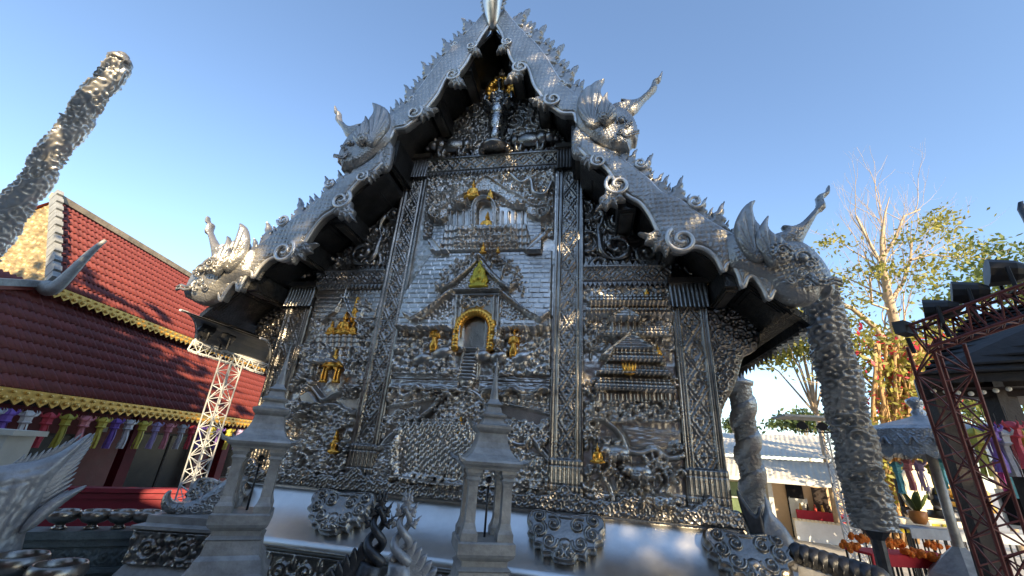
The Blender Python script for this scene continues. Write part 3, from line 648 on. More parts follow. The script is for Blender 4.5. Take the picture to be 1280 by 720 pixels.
put(kneeling, 603, 317, 14, CP, 'gilded_figure', 'small golden kneeling figure below the niche', -.16)
put(kneeling, 622, 316, 8, CP, 'gilded_figure', 'tiny dull gold figure on the platform', -.15)
put(emblem, 597, 361, 36, CP, 'gilded_emblem', 'green gold leaf emblem in the carved gable', -.17, mk('green_gold', (.55, .42, .06), .38, .9, .25, 20, .3, 60))
put(standing, 541, 440, 38, CP, 'gilded_figure', 'golden standing guardian beside the bushes', -.10); put(standing, 641, 447, 38, CP, 'gilded_figure', 'golden standing guardian by the carved tree', -.10)
put(seated, 574, 543, 25, CP, 'gilded_figure', 'golden seated buddha before the rows of monks', -.14)
# gilded door arch: a ring of small lobes
xa, za = xz(593, 412, -.16); xr = abs(xz(593+22, 412, -.16)[0]-xa); arch_pts = []
zb_ = xz(590, 434, -.16)[1]; L = [(xa-xr, zb_), (xa-xr, za-.05)]+[(xa+xr*math.cos(a), za+xr*1.05*math.sin(a)) for a in np.linspace(math.pi, 0, 18)]+[(xa+xr, za-.05), (xa+xr, zb_)]
ells = []
for i in range(len(L)-1):
    for t in (0, .5): ells.append((L[i][0]*(1-t)+L[i+1][0]*t, L[i][1]*(1-t)+L[i+1][1]*t, .085, .075, .07+.015*((2*i+int(2*t)) % 2), random.uniform(0, 3)))
for t in np.linspace(0, 1, 6):
    for q in (-1, 1): ells.append((xa+q*xr, zb_*(1-t)+za*t, .09, .06, .075+.01*(int(t*10) % 2), 0))
obj('gilded_arch', move(blob(ells, .01, .05), 0, -.14, 0), GOLD, CP, True, label='bright gold arch around the carved doorway')
put(stupa, 440, 404, 44, LP, 'gilded_figure', 'slim golden spire under the cornice', -.07)
put(seated, 427, 419, 30, LP, 'gilded_figure', 'large golden buddha of the trio on the terrace', -.12)
put(seated, 412, 419, 18, LP, 'gilded_figure', 'small golden attendant of the trio away from the spire', -.12); put(seated, 439, 419, 17, LP, 'gilded_figure', 'small golden attendant under the spire', -.12)
put(pavilion, 411, 478, 42, LP, 'gilded_pavilion', 'golden open pavilion with spire', -.13); put(kneeling, 415, 568, 30, LP, 'gilded_figure', 'golden praying figure above the forest', -.14)
put(emblem, 809, 374, 13, RP, 'gilded_emblem', 'tiny golden gable behind the carved roofs', -.10); put(seated, 823, 448, 18, RP, 'gilded_figure', 'small golden seated buddha beside the tall roof', -.16)
put(crownlet, 787, 470, 18, RP, 'gilded_emblem', 'golden crown-shaped emblem on the tiled roof', -.21); put(seated, 747, 580, 27, RP, 'gilded_figure', 'golden seated buddha by the carved elephants', -.18)
# ------------------------------------------------------------------ pediment group
def elephantish(h, f):   # heavy four-legged animal facing f
    L = [(0, .55*h, .55*h, .34*h, .26*h), (f*.45*h, .58*h, .28*h, .28*h, .28*h), (f*.72*h, .55*h, .24*h, .22*h, .30*h), (f*.92*h, .45*h, .16*h, .12*h, .22*h, -f*.5), (f*.66*h, .80*h, .08*h, .13*h, .25*h, f*.4), (-f*.55*h, .55*h, .2*h, .26*h, .22*h), (-f*.74*h, .55*h, .04*h, .22*h, .1*h)]
    for x, a in ((-.5, .2), (-.32, -.1), (.28, .1), (.48, -.25)): L += [(f*x*h, .22*h, .10*h, .26*h, .2*h, a*f), (f*(x+a*.2)*h, .03*h, .12*h, .06*h, .2*h)]
    return L
for u, v, hp, f in ((562, 203, 22, -1), (662, 196, 25, 1)):
    x, z = xz(u, v, -.1); h = .62; obj('carved_animal', move(blob(elephantish(h, f), .014, .06), x, -.06, ZT+.45), SILV, ped, True)
b = MB()
for k in range(15):
    a = k/15*2*math.pi; b.ball((.08+.30*math.cos(a), -.18+.16*math.sin(a), ZT+.52), (.075, .06, .10), 8)
b.lathe([(.30, 0), (.33, .05), (.30, .12), (.24, .16)], (.08, -.18, ZT+.46), 20); b.build('lotus_base', SILV, ped, True)
hh = 2.0; z0 = ZT+.62
st = [(-.07, .04, .05, .03, .10, .5), (.07, .04, .05, .03, .10, -.5), (0, .16, .10, .14, .10), (0, .34, .135, .20, .12), (0, .48, .15, .14, .14), (0, .60, .115, .12, .12), (-.055, .67, .07, .06, .15), (.055, .67, .07, .06, .15), (0, .73, .155, .045, .11), (-.155, .66, .04, .12, .11, -.12), (.155, .66, .04, .12, .11, .12), (-.12, .57, .09, .033, .15, -.55), (.12, .57, .09, .033, .15, .55), (-.03, .535, .06, .03, .17), (.03, .535, .06, .03, .17), (0, .78, .04, .05, .10), (0, .855, .060, .075, .15), (0, .85, .02, .03, .175), (0, .93, .05, .04, .10)]
obj('standing_figure', move(blob([(e[0]*hh, e[1]*hh, e[2]*hh*.78 if abs(e[0]) < .05 else e[2]*hh*.8, e[3]*hh, e[4]*hh*.9)+tuple(e[5:]) for e in st], .014, .05), .07, -.16, z0), mk('polished_figure_silver', (.34, .35, .36), .27, 1, .25, 3, .35, 26, 'voronoi'), ped, True)
el = []
for k in range(22):
    a = R(-40)+k/21*R(260); el.append((.07+.30*math.cos(a), z0+1.70+.36*math.sin(a), .10, .09, .08+.02*(k % 2), a))
for k in range(12): el.append((.07+(-1 if k % 2 else 1)*(.22+.06*math.sin(k)), z0+1.45+.05*k, .08, .07, .08, k))
obj('gilded_halo', move(blob(el, .012, .05), 0, -.12, 0), GOLD, ped, True)
# ------------------------------------------------------------------ dragon bargeboards (plane one metre before the wall)
YB = -1.0
def scales(s, ang, amp):
    c, n = math.cos(ang), math.sin(ang)
    def f(X, Z, D):
        u, v = (X*c+Z*n)/s, (-X*n+Z*c)/s; best = np.zeros(X.shape)
        for o in (0, 1):
            j = np.floor(u); uu = u-j if o == 0 else (u+.5)-np.floor(u+.5); k = (np.floor(u) if o == 0 else np.floor(u+.5)); vv = v-np.floor(v) if o == 0 else (v+.5)-np.floor(v+.5)
            d = np.hypot(uu-.5, vv-.5); best = np.maximum(best, np.sqrt(np.clip(1-(d/.62)**2, 0, 1)))
        ln = .5+.5*np.cos(D*60)
        return amp*best+np.where(D < .06, .02*ln, 0)
    return f
def swirl(sc, amp, seed=1):
    def f(X, Z, D):
        d, d2, c = voro(X, Z, sc, .8, seed); return amp*(.5+.5*np.cos(d*13))*np.clip(1.3-d, 0, 1)
    return f
UT_ = [(630, 14), (640, 27), (653, 42), (668, 56), (683, 75), (697, 98), (711, 115), (726, 124), (738, 130)]
UB_ = [(742, 168), (722, 158), (718, 147), (704, 146), (694, 140), (683, 132), (676, 122), (668, 110), (662, 92), (656, 85), (648, 88), (640, 78), (634, 62), (628, 46), (622, 36)]
LT_ = [(726, 172), (748, 186), (769, 197), (787, 209), (810, 227), (826, 243), (848, 252), (866, 266), (884, 278), (902, 289), (920, 300), (945, 318)]
LB_ = [(985, 377), (973, 368), (965, 366), (958, 377), (951, 364), (940, 349), (932, 350), (926, 362), (920, 345), (912, 333), (906, 334), (902, 342), (893, 326), (880, 315), (866, 312), (852, 318), (838, 314), (824, 298), (812, 274), (800, 258), (786, 250), (774, 240), (766, 226), (758, 215), (748, 207), (736, 202), (724, 190)]
FL = spline([(-.32, 0), (-.36, .18), (-.20, .34), (-.26, .46), (-.10, .56), (-.06, .74), (.10, 1.0), (.08, .76), (.16, .60), (.10, .48), (.28, .36), (.20, .24), (.34, .14), (.32, 0)], 3, True)
flame = inflate([(x*.24, z*.30) for x, z in FL], .012, .022, .012); FLAME = mesh('crest_flame', flame[0], flame[1], SILVB, True)
def flames(parent, edge, sg, n, s0, s1, lean):
    E = [np.array(q) for q in edge]; Ls = [np.linalg.norm(E[i+1]-E[i]) for i in range(len(E)-1)]; tot = sum(Ls)
    for k in range(n):
        t = (k+.4)/n*tot; i = 0
        while i < len(Ls)-1 and t > Ls[i]: t -= Ls[i]; i += 1
        q = E[i]+(E[i+1]-E[i])*t/Ls[i]; d = (E[i+1]-E[i])/Ls[i]; ang = math.atan2(d[1], d[0])
        s = (s0, s1, s0*.85, s0*1.1, s1*.8)[k % 5]
        o = obj('crest_flame', FLAME, None, parent); o.location = (sg*q[0], YB, q[1]-.05); o.rotation_euler = (0, -sg*(ang*.55+lean), 0); o.scale = (sg*s, 1.2*s, s)
def bend(path3, rad, name, mat, parent): return MB().tube(path3, rad, 8).build(name, mat, parent, True)
def drop(parent, u, v, q, sg, rot=0.0, flip=1):
    """scroll with a hanging leaf on the lower edge of a bargeboard"""
    x, z = xz(u, v, YB); b = MB()
    pth = [(sg*(x+flip*q*(1-.85*t)*math.cos(2.2+t*9.5)), YB-.17, z+q*(1-.85*t)*math.sin(2.2+t*9.5)) for t in np.linspace(0, 1, 34)]
    b.tube(pth, [q*.17*(1-.3*t) for t in np.linspace(0, 1, 34)], 8)
    b.build('edge_scroll', RIMS, parent, True)
    P = [(-1.0, .45), (-.6, .38), (-.35, .5), (-.1, .36), (.25, .42), (.6, .2), (.7, -.15), (.45, -.42), (.1, -.38), (-.1, -.62), (-.25, -.3), (-.5, -.38), (-.5, -.08), (-.8, 0), (-.72, .2)]
    ca, sa = math.cos(rot), math.sin(rot); k = q*1.75; P = [(k*((a-.5)*ca-(c+.05)*sa), k*((a-.5)*sa+(c+.05)*ca)) for a, c in P]
    obj('edge_leaf', _mir(inflate(spline(P, 4, True), .012, .05, .03, .06, swirl(.09, .035)), x, z, sg, YB-.08), SILVB, parent, True)
def _mir(VF, dx, dz, sg, dy=YB):
    V, F = move(VF, dx, dy, dz)
    if sg < 0: V[:, 0] *= -1; F = F[:, ::-1].copy()
    return V, F
def outline3(L, y): return [(*xz(u, v, YB)[:1], y, xz(u, v, YB)[1]) for u, v in L]
for sg in (-1, 1):
    for top, bot, nf, s0, s1, lean, ang in ((UT_, UB_, 21, 1.35, 2.1, .15, -.95), (LT_, LB_, 20, 1.15, 1.85, .12, -.75)):
        e1 = spline([xz(u, v, YB) for u, v in top], 4); e2 = spline([xz(u, v, YB) for u, v in bot], 4)
        Bd = obj('bargeboard', _mir(inflate(e1+e2, .016, .055, .055, .10, scales(.12, ang, .035)), 0, 0, sg), SILVB, T, True)
        flames(Bd, e1[4:-2], sg, nf, s0, s1, lean)
        rim = [(sg*x, YB-.09, z) for x, z in e2]; MB().tube(rim, .036, 8).build('scalloped_rim', RIMS, Bd, True)
        rim = [(sg*x, YB-.09, z-.04) for x, z in e1]; MB().tube(rim, .026, 8).build('upper_rim', RIMS, Bd, True)
        for u, v, q, f in (((692, 132, .18, .1), (652, 92, .17, 1.1), (636, 60, .13, 1.1)) if top is UT_ else ((850, 306, .24, .05), (772, 238, .22, 1.2), (748, 208, .14, -.1))): drop(Bd, u, v, q, sg, f)
        # swirls riding on the back
        for u, v, q in (((703, 112, .10), (660, 52, .09)) if top is UT_ else ((868, 260, .13), (800, 212, .11))):
            x, z = xz(u, v, YB); MB().tube([(sg*(x+q*(1-.85*t)*math.cos(-t*10)), YB-.12, z+.05+q*(1-.85*t)*math.sin(-t*10)) for t in np.linspace(0, 1, 28)], q*.2, 8).build('back_scroll', RIMS, Bd, True)
    # heads
    def pxs(L): return [xz(u, v, YB) for u, v in L]
    low = dict(head=[(905, 300), (925, 300), (945, 308), (963, 308), (980, 305), (999, 307), (1015, 319), (1028, 335), (1035, 350), (1039, 367), (1030, 374), (1024, 369), (1016, 379), (999, 382), (982, 378), (965, 367), (950, 354), (930, 346), (908, 334)],
               crest=[(955, 309), (953, 298), (962, 303), (968, 294), (980, 290), (977, 283), (990, 284), (1001, 279), (1012, 268), (1021, 257), (1020, 247), (1027, 243), (1032, 240), (1035, 232), (1035.5, 243), (1028, 249), (1031, 261), (1022, 267), (1012, 284), (1003, 302), (1001, 310), (980, 316)],
               wing=[(938, 338), (922, 326), (913, 308), (912, 292), (918, 277), (927, 267), (936, 263.5), (933, 272), (936, 286), (944, 298), (952, 310), (954, 330)], small=[(957, 345), (944, 335), (934, 318), (936, 304), (942, 293), (950, 284), (949, 296), (955, 306), (968, 314), (972, 330)], eye=(992, 334), tooth=(1018, 364), disc=(962, 330, .17), lip=[(1000, 352), (1008, 360), (1018, 361), (1028, 358), (1037, 361)])
    upp = dict(head=[(722, 128), (735, 132), (748, 140), (761, 141), (775, 140), (786, 145), (793, 155), (797, 168), (796, 180), (789, 183), (786, 193), (777, 190), (765, 191), (750, 184), (735, 175), (720, 160)],
               crest=[(757, 144), (755, 137), (763, 136), (768, 131), (779, 129), (776, 125), (788, 127), (799, 124), (812, 112), (816, 102), (822, 99), (828, 90), (826, 101), (820, 105), (821, 112), (806, 127), (793, 143), (775, 147)],
               wing=[(742, 172), (729, 163), (722, 146), (726, 130), (735, 121), (746, 115), (755.5, 111), (751, 121), (752, 132), (760, 143), (764, 155)], small=[(756, 170), (747, 158), (747, 148), (752, 138), (759, 130), (759, 139), (766, 147), (770, 158)], eye=(776, 163), tooth=(787, 176), disc=(754, 162, .12), lip=[(776, 176), (782, 180), (790, 177), (797, 175)])
    for nm, D, s in (('low', low, 1.0), ('up', upp, .8)):
        ang = -.5
        Hd = obj('dragon_head', _mir(inflate(spline(pxs(D['head']), 4, True), .016, .14*s, .07, .26*s, scales(.10*s, ang, .04)), 0, 0, sg), SILVB, T, True)
        obj('head_crest', _mir(inflate(spline(pxs(D['crest']), 3, True), .012, .10*s, .02, .14, swirl(.07, .02, 3)), 0, 0, sg, YB), SILVB, Hd, True)
        for key, yy, n in (('wing', YB-.25*s, 6), ('small', YB-.31*s, 5)):
            W = spline(pxs(D[key]), 4, True); rx, rz = xz(*D[key][0], YB); tx = pxs(D[key])
            def feather(X, Z, D_, rx=rx, rz=rz, n=n):
                a = np.arctan2(Z-rz, X-rx); r_ = np.hypot(X-rx, Z-rz); k = a*n*1.35+r_*.9; return .035*np.abs(np.sin(k*math.pi/1.4))
            obj('wing', _mir(inflate(W, .011, .05, .02, .08, feather), 0, 0, sg, yy), SILVB, Hd, True)
        x, z = xz(*D['eye'], YB); MB().ball((sg*x, YB-.31*s, z), (.06*s, .06, .06*s), 10).tube([(sg*(x+.10*s*math.cos(a)), YB-.31*s, z+.10*s*math.sin(a)) for a in np.linspace(-.3, 3.6, 14)], .022*s, 6).build('eye', SILVB, Hd, True)
        lp = pxs(D['lip']); b = MB(); b.tube([(sg*a, YB-.29*s, c) for a, c in lp], .028*s, 6); b.tube([(sg*a, YB-.29*s, c-.06*s) for a, c in lp], .028*s, 6)
        for k in range(5):
            t = k/4*(len(lp)-1); i = min(int(t), len(lp)-2); a = np.array(lp[i])*(1-t+i)+np.array(lp[i+1])*(t-i); b.tube([(sg*a[0], YB-.30*s, a[1]), (sg*a[0], YB-.31*s, a[1]-.055*s)], [.016*s, .002], 5)
        b.build('jaw', SILVB, Hd, True)
        x, z, q = *xz(*D['disc'][:2], YB), D['disc'][2]; b = MB()
        b.ball((sg*x, YB-.36*s, z), (q, .09, q), 16)
        for k in range(12): b.ball((sg*(x+q*.72*math.cos(k*.524)), YB-.43*s, z+q*.72*math.sin(k*.524)), q*.16, 6)
        b.tube([(sg*(x+q*.5*(1-.8*t)*math.cos(t*9)), YB-.46*s, z+q*.5*(1-.8*t)*math.sin(t*9)) for t in np.linspace(0, 1, 20)], .016, 6); b.build('shoulder_disc', SILVB, Hd, True)
        # curls on the cheek and beard
        b = MB()
        for k, (du, dv, q) in enumerate(((8, 8, .07), (-2, 18, .08), (14, 2, .06), (-14, 26, .07), (4, 30, .06))):
            x, z = xz(D['eye'][0]+du*s, D['eye'][1]+dv*s, YB); b.tube([(sg*(x+q*s*(1-.85*t)*math.cos(k+t*8)), YB-.30*s, z+q*s*(1-.85*t)*math.sin(k+t*8)) for t in np.linspace(0, 1, 16)], .016*s, 6)
        c_ = b.build('cheek_curl', SILVB, Hd, True); c_['kind'] = 'stuff'
    # end board under the upper head
    x, z = xz(728, 180, YB); P = spline([(-.16, -.30), (.14, -.34), (.26, -.12), (.18, .04), (.26, .2), (.1, .36), (-.14, .34), (-.2, .05)], 4, True)
    obj('end_board', _mir(inflate(P, .014, .06, .03, .08, swirl(.09, .03, 4)), x, z, sg, YB), SILVB, T, True)
# ridge finial: head of a bird seen from below, leaning out from the apex
b = MB(); n = 14; pth = []
for i in range(n):
    t = i/(n-1); pth.append((0, -1.0-.42*math.sin(t*2.2), 11.55+t*1.9))
b.tube(pth, [.10+.16*math.sin(min(1, t*1.6)*math.pi*.62) if t < .75 else .24-.6*(t-.75) for t in np.linspace(0, 1, n)], 14)
fin = b.build('ridge_finial', PLAIN, T, True)
b = MB()
for sg in (-1, 1):
    for k in range(3): b.tube([(sg*.1, -1.22, 11.9+k*.12), (sg*(.24+.03*k), -1.2, 12.0+k*.14), (sg*.20, -1.2, 12.2+k*.14)], [.05, .035, .005], 6)
b.build('finial_leaf', SILVB, fin, True)
MB().tube([(0, -1.28-.01*math.cos(a), 12.0) if False else (.26*math.cos(a), -1.36+.26*math.sin(a)*.9, 12.28+.03*math.sin(a)) for a in np.linspace(0, 6.283, 22)], .03, 6).build('finial_collar', SILVB, fin, True)
# carved brackets and eave figures under the lower eaves
for sg in (-1, 1):
    for k, y in enumerate((.35, 3.6, 6.9)):
        P = [(4.05, 5.3), (4.75, 5.25), (4.92, 4.95), (4.85, 4.6), (4.62, 4.45), (4.5, 4.15), (4.38, 3.9), (4.2, 3.6), (4.05, 3.2)]
        obj('eave_bracket', _mir(inflate(spline(P, 4, True), .018, .12, .10, .16, swirl(.13, .06, 6)), 0, 0, sg, y), SILV, T, True)
    b = MB(); b.box((sg*5.10, 7.2, z_lo(5.12)-.10), (.10, 16.0, .20)); EF = b.build('eave_fascia', SILVD, T)
    b = MB()
    for i in range(60): b.raw([(sg*5.15, -.8+i*.2, z_lo(5.12)-.18), (sg*5.15, -.62+i*.2, z_lo(5.12)-.18), (sg*5.13, -.71+i*.2, z_lo(5.12)-.36), (sg*5.07, -.71+i*.2, z_lo(5.12)-.18)], [(0, 1, 2), (1, 3, 2), (3, 0, 2)])
    b.build('fascia_tooth', SILV, EF)
# ================================================================== ground
CONC = mk('plaza_concrete', (.34, .325, .30), .75, 0, .25, .7, .3, 25, rvar=.1)
gr = obj('ground', ([(-400, -400, 0), (400, -400, 0), (400, 400, 0), (-400, 400, 0)], [(0, 1, 2, 3)]), CONC); tag(gr, 'grey concrete temple plaza', 'ground', None, 'structure')
# ================================================================== trees
BARK = mk('pale_bark', (.42, .33, .24), .85, 0, .3, 5, .6, 18, rvar=.05)
BARKD = mk('dark_bark', (.10, .08, .06), .9, 0, .3, 5, .6, 18, rvar=.05)
def leafmat(n, c, c2): 
    M = mk(n, c, .55, 0, .25, .9, col2=c2, rvar=.1); b = M.node_tree.nodes['Principled BSDF']
    try: b.inputs['Subsurface Weight'].default_value = 0.0
    except KeyError: pass
    t = M.node_tree; tr = t.nodes.new('ShaderNodeBsdfTranslucent'); mx = t.nodes.new('ShaderNodeMixShader'); mx.inputs[0].default_value = .35
    src = b.inputs['Base Color'].links[0].from_socket; t.links.new(src, tr.inputs[0]); t.links.new(b.outputs[0], mx.inputs[1]); t.links.new(tr.outputs[0], mx.inputs[2]); t.links.new(mx.outputs[0], t.nodes['Material Output'].inputs[0])
    return M
LEAFD = leafmat('leaf_dark', (.05, .085, .025), (.10, .14, .035)); LEAFY = leafmat('leaf_yellow_green', (.16, .19, .035), (.34, .31, .06)); LEAFG = leafmat('leaf_green', (.08, .13, .03), (.17, .21, .05))
PETAL = leafmat('bougainvillea_red', (.55, .03, .05), (.75, .06, .10))
def leaves(C_, sig, n, size, seed, flat=.4):
    """n leaf quads gathered round the points C_"""
    rg = np.random.default_rng(seed); C_ = np.asarray(C_, float); k = rg.integers(0, len(C_), n); P = C_[k]+rg.normal(0, 1, (n, 3))*np.array(sig)
    a = rg.normal(0, 1, (n, 3)); a /= np.linalg.norm(a, axis=1)[:, None]; b_ = rg.normal(0, 1, (n, 3)); b_[:, 2] *= flat; b_ -= a*(a*b_).sum(1)[:, None]; b_ /= np.linalg.norm(b_, axis=1)[:, None]+1e-9
    s = size*rg.uniform(.6, 1.3, n)[:, None]; a = a*s; b_ = b_*s*.5
    V = np.stack([P-a, P+b_-a*.1, P+a, P-b_-a*.1], 1).reshape(-1, 3); F = np.arange(4*n).reshape(-1, 4)
    return V, F
def grow(base, dirn, L, r, depth, rg, segs, tips, spread=.55, up=.25, kids=(2, 3)):
    p0 = Vector(base); d = Vector(dirn).normalized(); n = 5; pts = [p0]; rad = [r]
    for i in range(n):
        d = (d+Vector(rg.normal(0, .10, 3))+Vector((0, 0, up*.15))).normalized(); pts.append(pts[-1]+d*L/n); rad.append(r*(1-.45*(i+1)/n))
    segs.append((pts, rad))
    if depth == 0: tips.append(tuple(pts[-1])); tips.append(tuple(pts[-3])); return
    for k in range(rg.integers(kids[0], kids[1]+1)):
        q = pts[-1] if k < 2 else pts[rg.integers(2, n)]
        dd = (d+Vector(rg.normal(0, spread, 3))+Vector((0, 0, up))).normalized(); grow(q, dd, L*rg.uniform(.62, .82), rad[-1]*.72, depth-1, rg, segs, tips, spread, up, kids)
def make_tree(name, label, base, H, r, seed, leafm, bark, nleaf, lsize, sig, depth=4, lean=(0, 0, 1), spread=.5, group=None, up=.25, first=None):
    rg = np.random.default_rng(seed); segs = []; tips = []; t = thing(name, label, 'tree', base, 0, group)
    grow((0, 0, 0), lean, H*(first or .38), r, depth, rg, segs, tips, spread, up)
    b = MB()
    for pts, rad in segs: b.tube(pts, rad, 7 if rad[0] > .05 else 4, cap=False)
    b.build('trunk', bark, t, True)
    V, F = leaves(tips, sig, nleaf, lsize, seed+1); obj('crown', (V, F), leafm, t)
    return t, tips
# unseen trees and an added hall, placed to shade the facade; its metal mirrors them
for i, (x, y, h, rr, zc, lab, nl) in enumerate(((15.6, -12.2, 20, (4.8, 4.0, 7.0), 12.5, 'tall dense rain tree beyond the plaza, tallest of its row', 3700), (10.2, -16.2, 21, (4.3, 4.0, 7.4), 14.2, 'tall dense rain tree in the middle of its row', 3300), (-4.4, -11.0, 13, (2.9, 3.0, 4.3), 8.9, 'lower dense rain tree apart from its row', 4200), (17.5, -18.0, 20, (4.6, 4.0, 7.0), 12.5, 'tall dense rain tree at the outer end of its row', 3600), (7.3, -15.0, 19, (2.5, 2.5, 6.6), 13.2, 'slim tall rain tree at the inner end of its row', 3600))):
    t = thing('unseen_shade_tree', lab, 'tree', (x, y, 0), 0, 'shade trees behind the plaza'); rg = np.random.default_rng(50+i)
    b = MB(); b.tube([(0, 0, 0), (.1, 0, zc*.3), (.0, .2, zc*.7), (0, 0, zc)], [.5, .42, .3, .1], 9)
    cl = []
    for k in range(70):
        v = rg.normal(0, 1, 3); v /= np.linalg.norm(v); q = v*np.array(rr)*rg.uniform(.02, 1.0)**.34; cl.append((q[0], q[1], zc+q[2]))
    for k in range(0, 70, 6): b.tube([(0, 0, zc*.6), (cl[k][0]*.5, cl[k][1]*.5, (zc*.6+cl[k][2])/2+.4), cl[k]], [.16, .09, .03], 5)
    b.build('trunk', BARKD, t, True); obj('crown', leaves(cl, (.75, .75, .65), nl, .34, 60+i, 1.0), LEAFD, t)
hb = thing('sun_blocker_hall', 'brown prayer hall with tiled roof facing the temple front', 'building', (-2, -17, 0)); b = MB(); b.box((0, 0, 2.2), (26, 7, 4.4)); b.build('wall', mk('brown_plaster', (.16, .10, .07), .8, 0, .2, 2, .2, 20), hb)  # added out of view; keeps low sun off the foreground and lower facade
b = MB(); b.prism([(-4.4, 4.0), (4.4, 4.0), (.1, 10.2), (-.1, 10.2)], lambda y, z: (-13.6, y, z), lambda y, z: (13.6, y, z)); b.build('roof', mk('dull_red_roof', (.17, .05, .035), .7, 0, .25, 3, .4, 14), hb)
# ================================================================== red-roofed hall on the left
HAZ = -.24; HA = np.array([-10.23, 2.06, 0.0]); HE = np.array([math.sin(HAZ), math.cos(HAZ), 0]); HN = np.array([math.cos(HAZ), -math.sin(HAZ), 0])
def hp(s, o, z): return tuple(HA+HE*s+HN*o+np.array([0, 0, z]))
def hhit(u, v, o):
    d = ray(u, v); q = CAM+d*((HA+HN*o-CAM)@HN)/(d@HN); return float((q-HA)@HE), float(q[2])
TILE = mk('clay_tile', (.17, .034, .028), .50, 0, .22, 7, .25, 60, rvar=.12, rnd=.16); MAROON = mk('maroon_paint', (.17, .014, .022), .55, 0, .2, 2, .15, 20); TRIM = GPAINT
BLACKG = mk('dark_glass', (.010, .010, .012), .22, 0, .1, 3, spec=.25); DARKW = mk('dark_timber', (.03, .02, .018), .6, 0, .3, 4, .3, 30)
HT = thing('assembly_hall', 'maroon hall with steep red tiled roofs and gold trim', 'building', (0, 0, 0))
def tile_mesh():
    V = []; n = 13; w_, L, th = .305, .44, .016
    for k, (v, dz) in enumerate(((0, .034), (L, .0))):
        for i in range(n):
            x = -w_/2+w_*i/(n-1); z = .030*math.cos(2*math.pi*2*x/w_)+dz; V.append((x, v, z))
    for i in range(n):
        x = -w_/2+w_*i/(n-1); V.append((x, 0, .030*math.cos(2*math.pi*2*x/w_)+.034-th-.012))
    F = [(i, i+1, n+i+1, n+i) for i in range(n-1)]+[(2*n+i, 2*n+i+1, i+1, i) for i in range(n-1)]
    return V, F
tv, tf = tile_mesh(); TM = mesh('roof_tile', tv, tf, TILE, True)
tiles = []
def lay(name, s0f, s1, o0, z0, o1, z1, off):
    """roof plane from eave (o0, z0) to top (o1, z1); returns its part"""
    L = math.hypot(o1-o0, z1-z0); up = (HN*(o1-o0)+np.array([0, 0, z1-z0]))/L; nrm = np.cross(HE, up); nrm = nrm if nrm[2] > 0 else -nrm; ex = np.cross(up, nrm)
    b = MB(); P = [hp(s0f(0)+.02, o0, z0-.03), hp(s1, o0, z0-.03), hp(s1, o1, z1-.03), hp(s0f(1)+.02, o1, z1-.03)]; Q = [tuple(np.array(q)-nrm*.10) for q in P]
    b.raw(P+Q, [(0, 1, 2, 3), (7, 6, 5, 4), (0, 4, 5, 1), (1, 5, 6, 2), (2, 6, 7, 3), (3, 7, 4, 0)]); part = b.build(name, DARKW, HT)
    n = int(L/.345)
    for j in range(n+1):
        f = min(1, j*.345/L); s = s0f(f)+.15
        while s < s1:
            q = HA+HE*s+HN*(o0+(o1-o0)*f)+np.array([0, 0, z0+(z1-z0)*f])
            tiles.append((part, Matrix(((ex[0], up[0], nrm[0], q[0]), (ex[1], up[1], nrm[1], q[1]), (ex[2], up[2], nrm[2], q[2]), (0, 0, 0, 1))), float(np.linalg.norm(q-CAM)), s)); s += .30
    return part
UE = (-1.75, 5.95); RG = (-4.35, 9.15)
lay('lower_roof', lambda f: -4.2, 15.0, 0.0, 3.26, -2.15, 5.85, 0); lay('upper_roof', lambda f: -1.35+1.2*f, 15.0, UE[0], UE[1], RG[0], RG[1], 0)
tiles.sort(key=lambda t: t[2]); rest = MB(); vis = [t for t in tiles if t[3] > -3.2]
near = vis[:300]; nid = set(id(t) for t in near)
for t in near:
    o = obj('roof_tile', TM, None, t[0]); o.matrix_world = t[1]; 
V0 = np.array(tv); F0 = np.array(tf); VV = []; FF = []
for k, t in enumerate([t for t in tiles if id(t) not in nid]):
    Mx = np.array(t[1]); VV.append(V0@Mx[:3, :3].T+Mx[:3, 3]); FF.append(F0+k*len(V0))
o = obj('tile_courses', (np.concatenate(VV), np.concatenate(FF)), mk('clay_tile_far', (.17, .034, .028), .50, 0, .22, 7, .25, 60, rvar=.12), HT, True); o['kind'] = 'stuff'
# far pitch of the upper roof, ridge, gable end
b = MB(); b.raw([hp(-.15, RG[0], RG[1]-.02), hp(15, RG[0], RG[1]-.02), hp(15, -7.2, 5.9), hp(-1.3, -7.2, 5.9)], [(0, 1, 2, 3)]); b.build('rear_roof', mk('rear_tile', (.3, .06, .045), .6), HT)
b = MB(); b.beam(hp(-.25, RG[0], RG[1]+.07), hp(15, RG[0], RG[1]+.07), .26, .20); b.build('ridge_cap', mk('stained_mortar', (.30, .25, .18), .85, 0, .4, 3, .4, 20), HT)
def fascia(name, s0, s1, o, z, h, n):
    b = MB(); a, c = hp(s0, o, z), hp(s1, o, z); b.beam(a, c, .05, h*.45)
    P = b.build(name, TRIM, HT); w_ = (s1-s0)/n
    for i in range(n):
        b = MB(); s = s0+i*w_; q = [hp(s+w_*x, o+.03, z+h*y) for x, y in ((0, -.2), (1, -.2), (.97, -.5), (.75, -.66), (.5, -.85), (.25, -.66), (.03, -.5))]; r_ = [hp(s+w_*x, o-.0, z+h*y) for x, y in ((0, -.2), (1, -.2), (.97, -.5), (.75, -.66), (.5, -.85), (.25, -.66), (.03, -.5))]
        b.raw(q+r_, [tuple(range(7))]+[(k, k+7, (k+1) % 7+7, (k+1) % 7) for k in range(7)])
        c_ = hp(s+w_*.5, o+.045, z-h*.42); b.ball(c_, .05, 6); b.ball(hp(s, o+.045, z+.0), .035, 6)
        b.build('trim_lobe', TRIM, P)
    return P
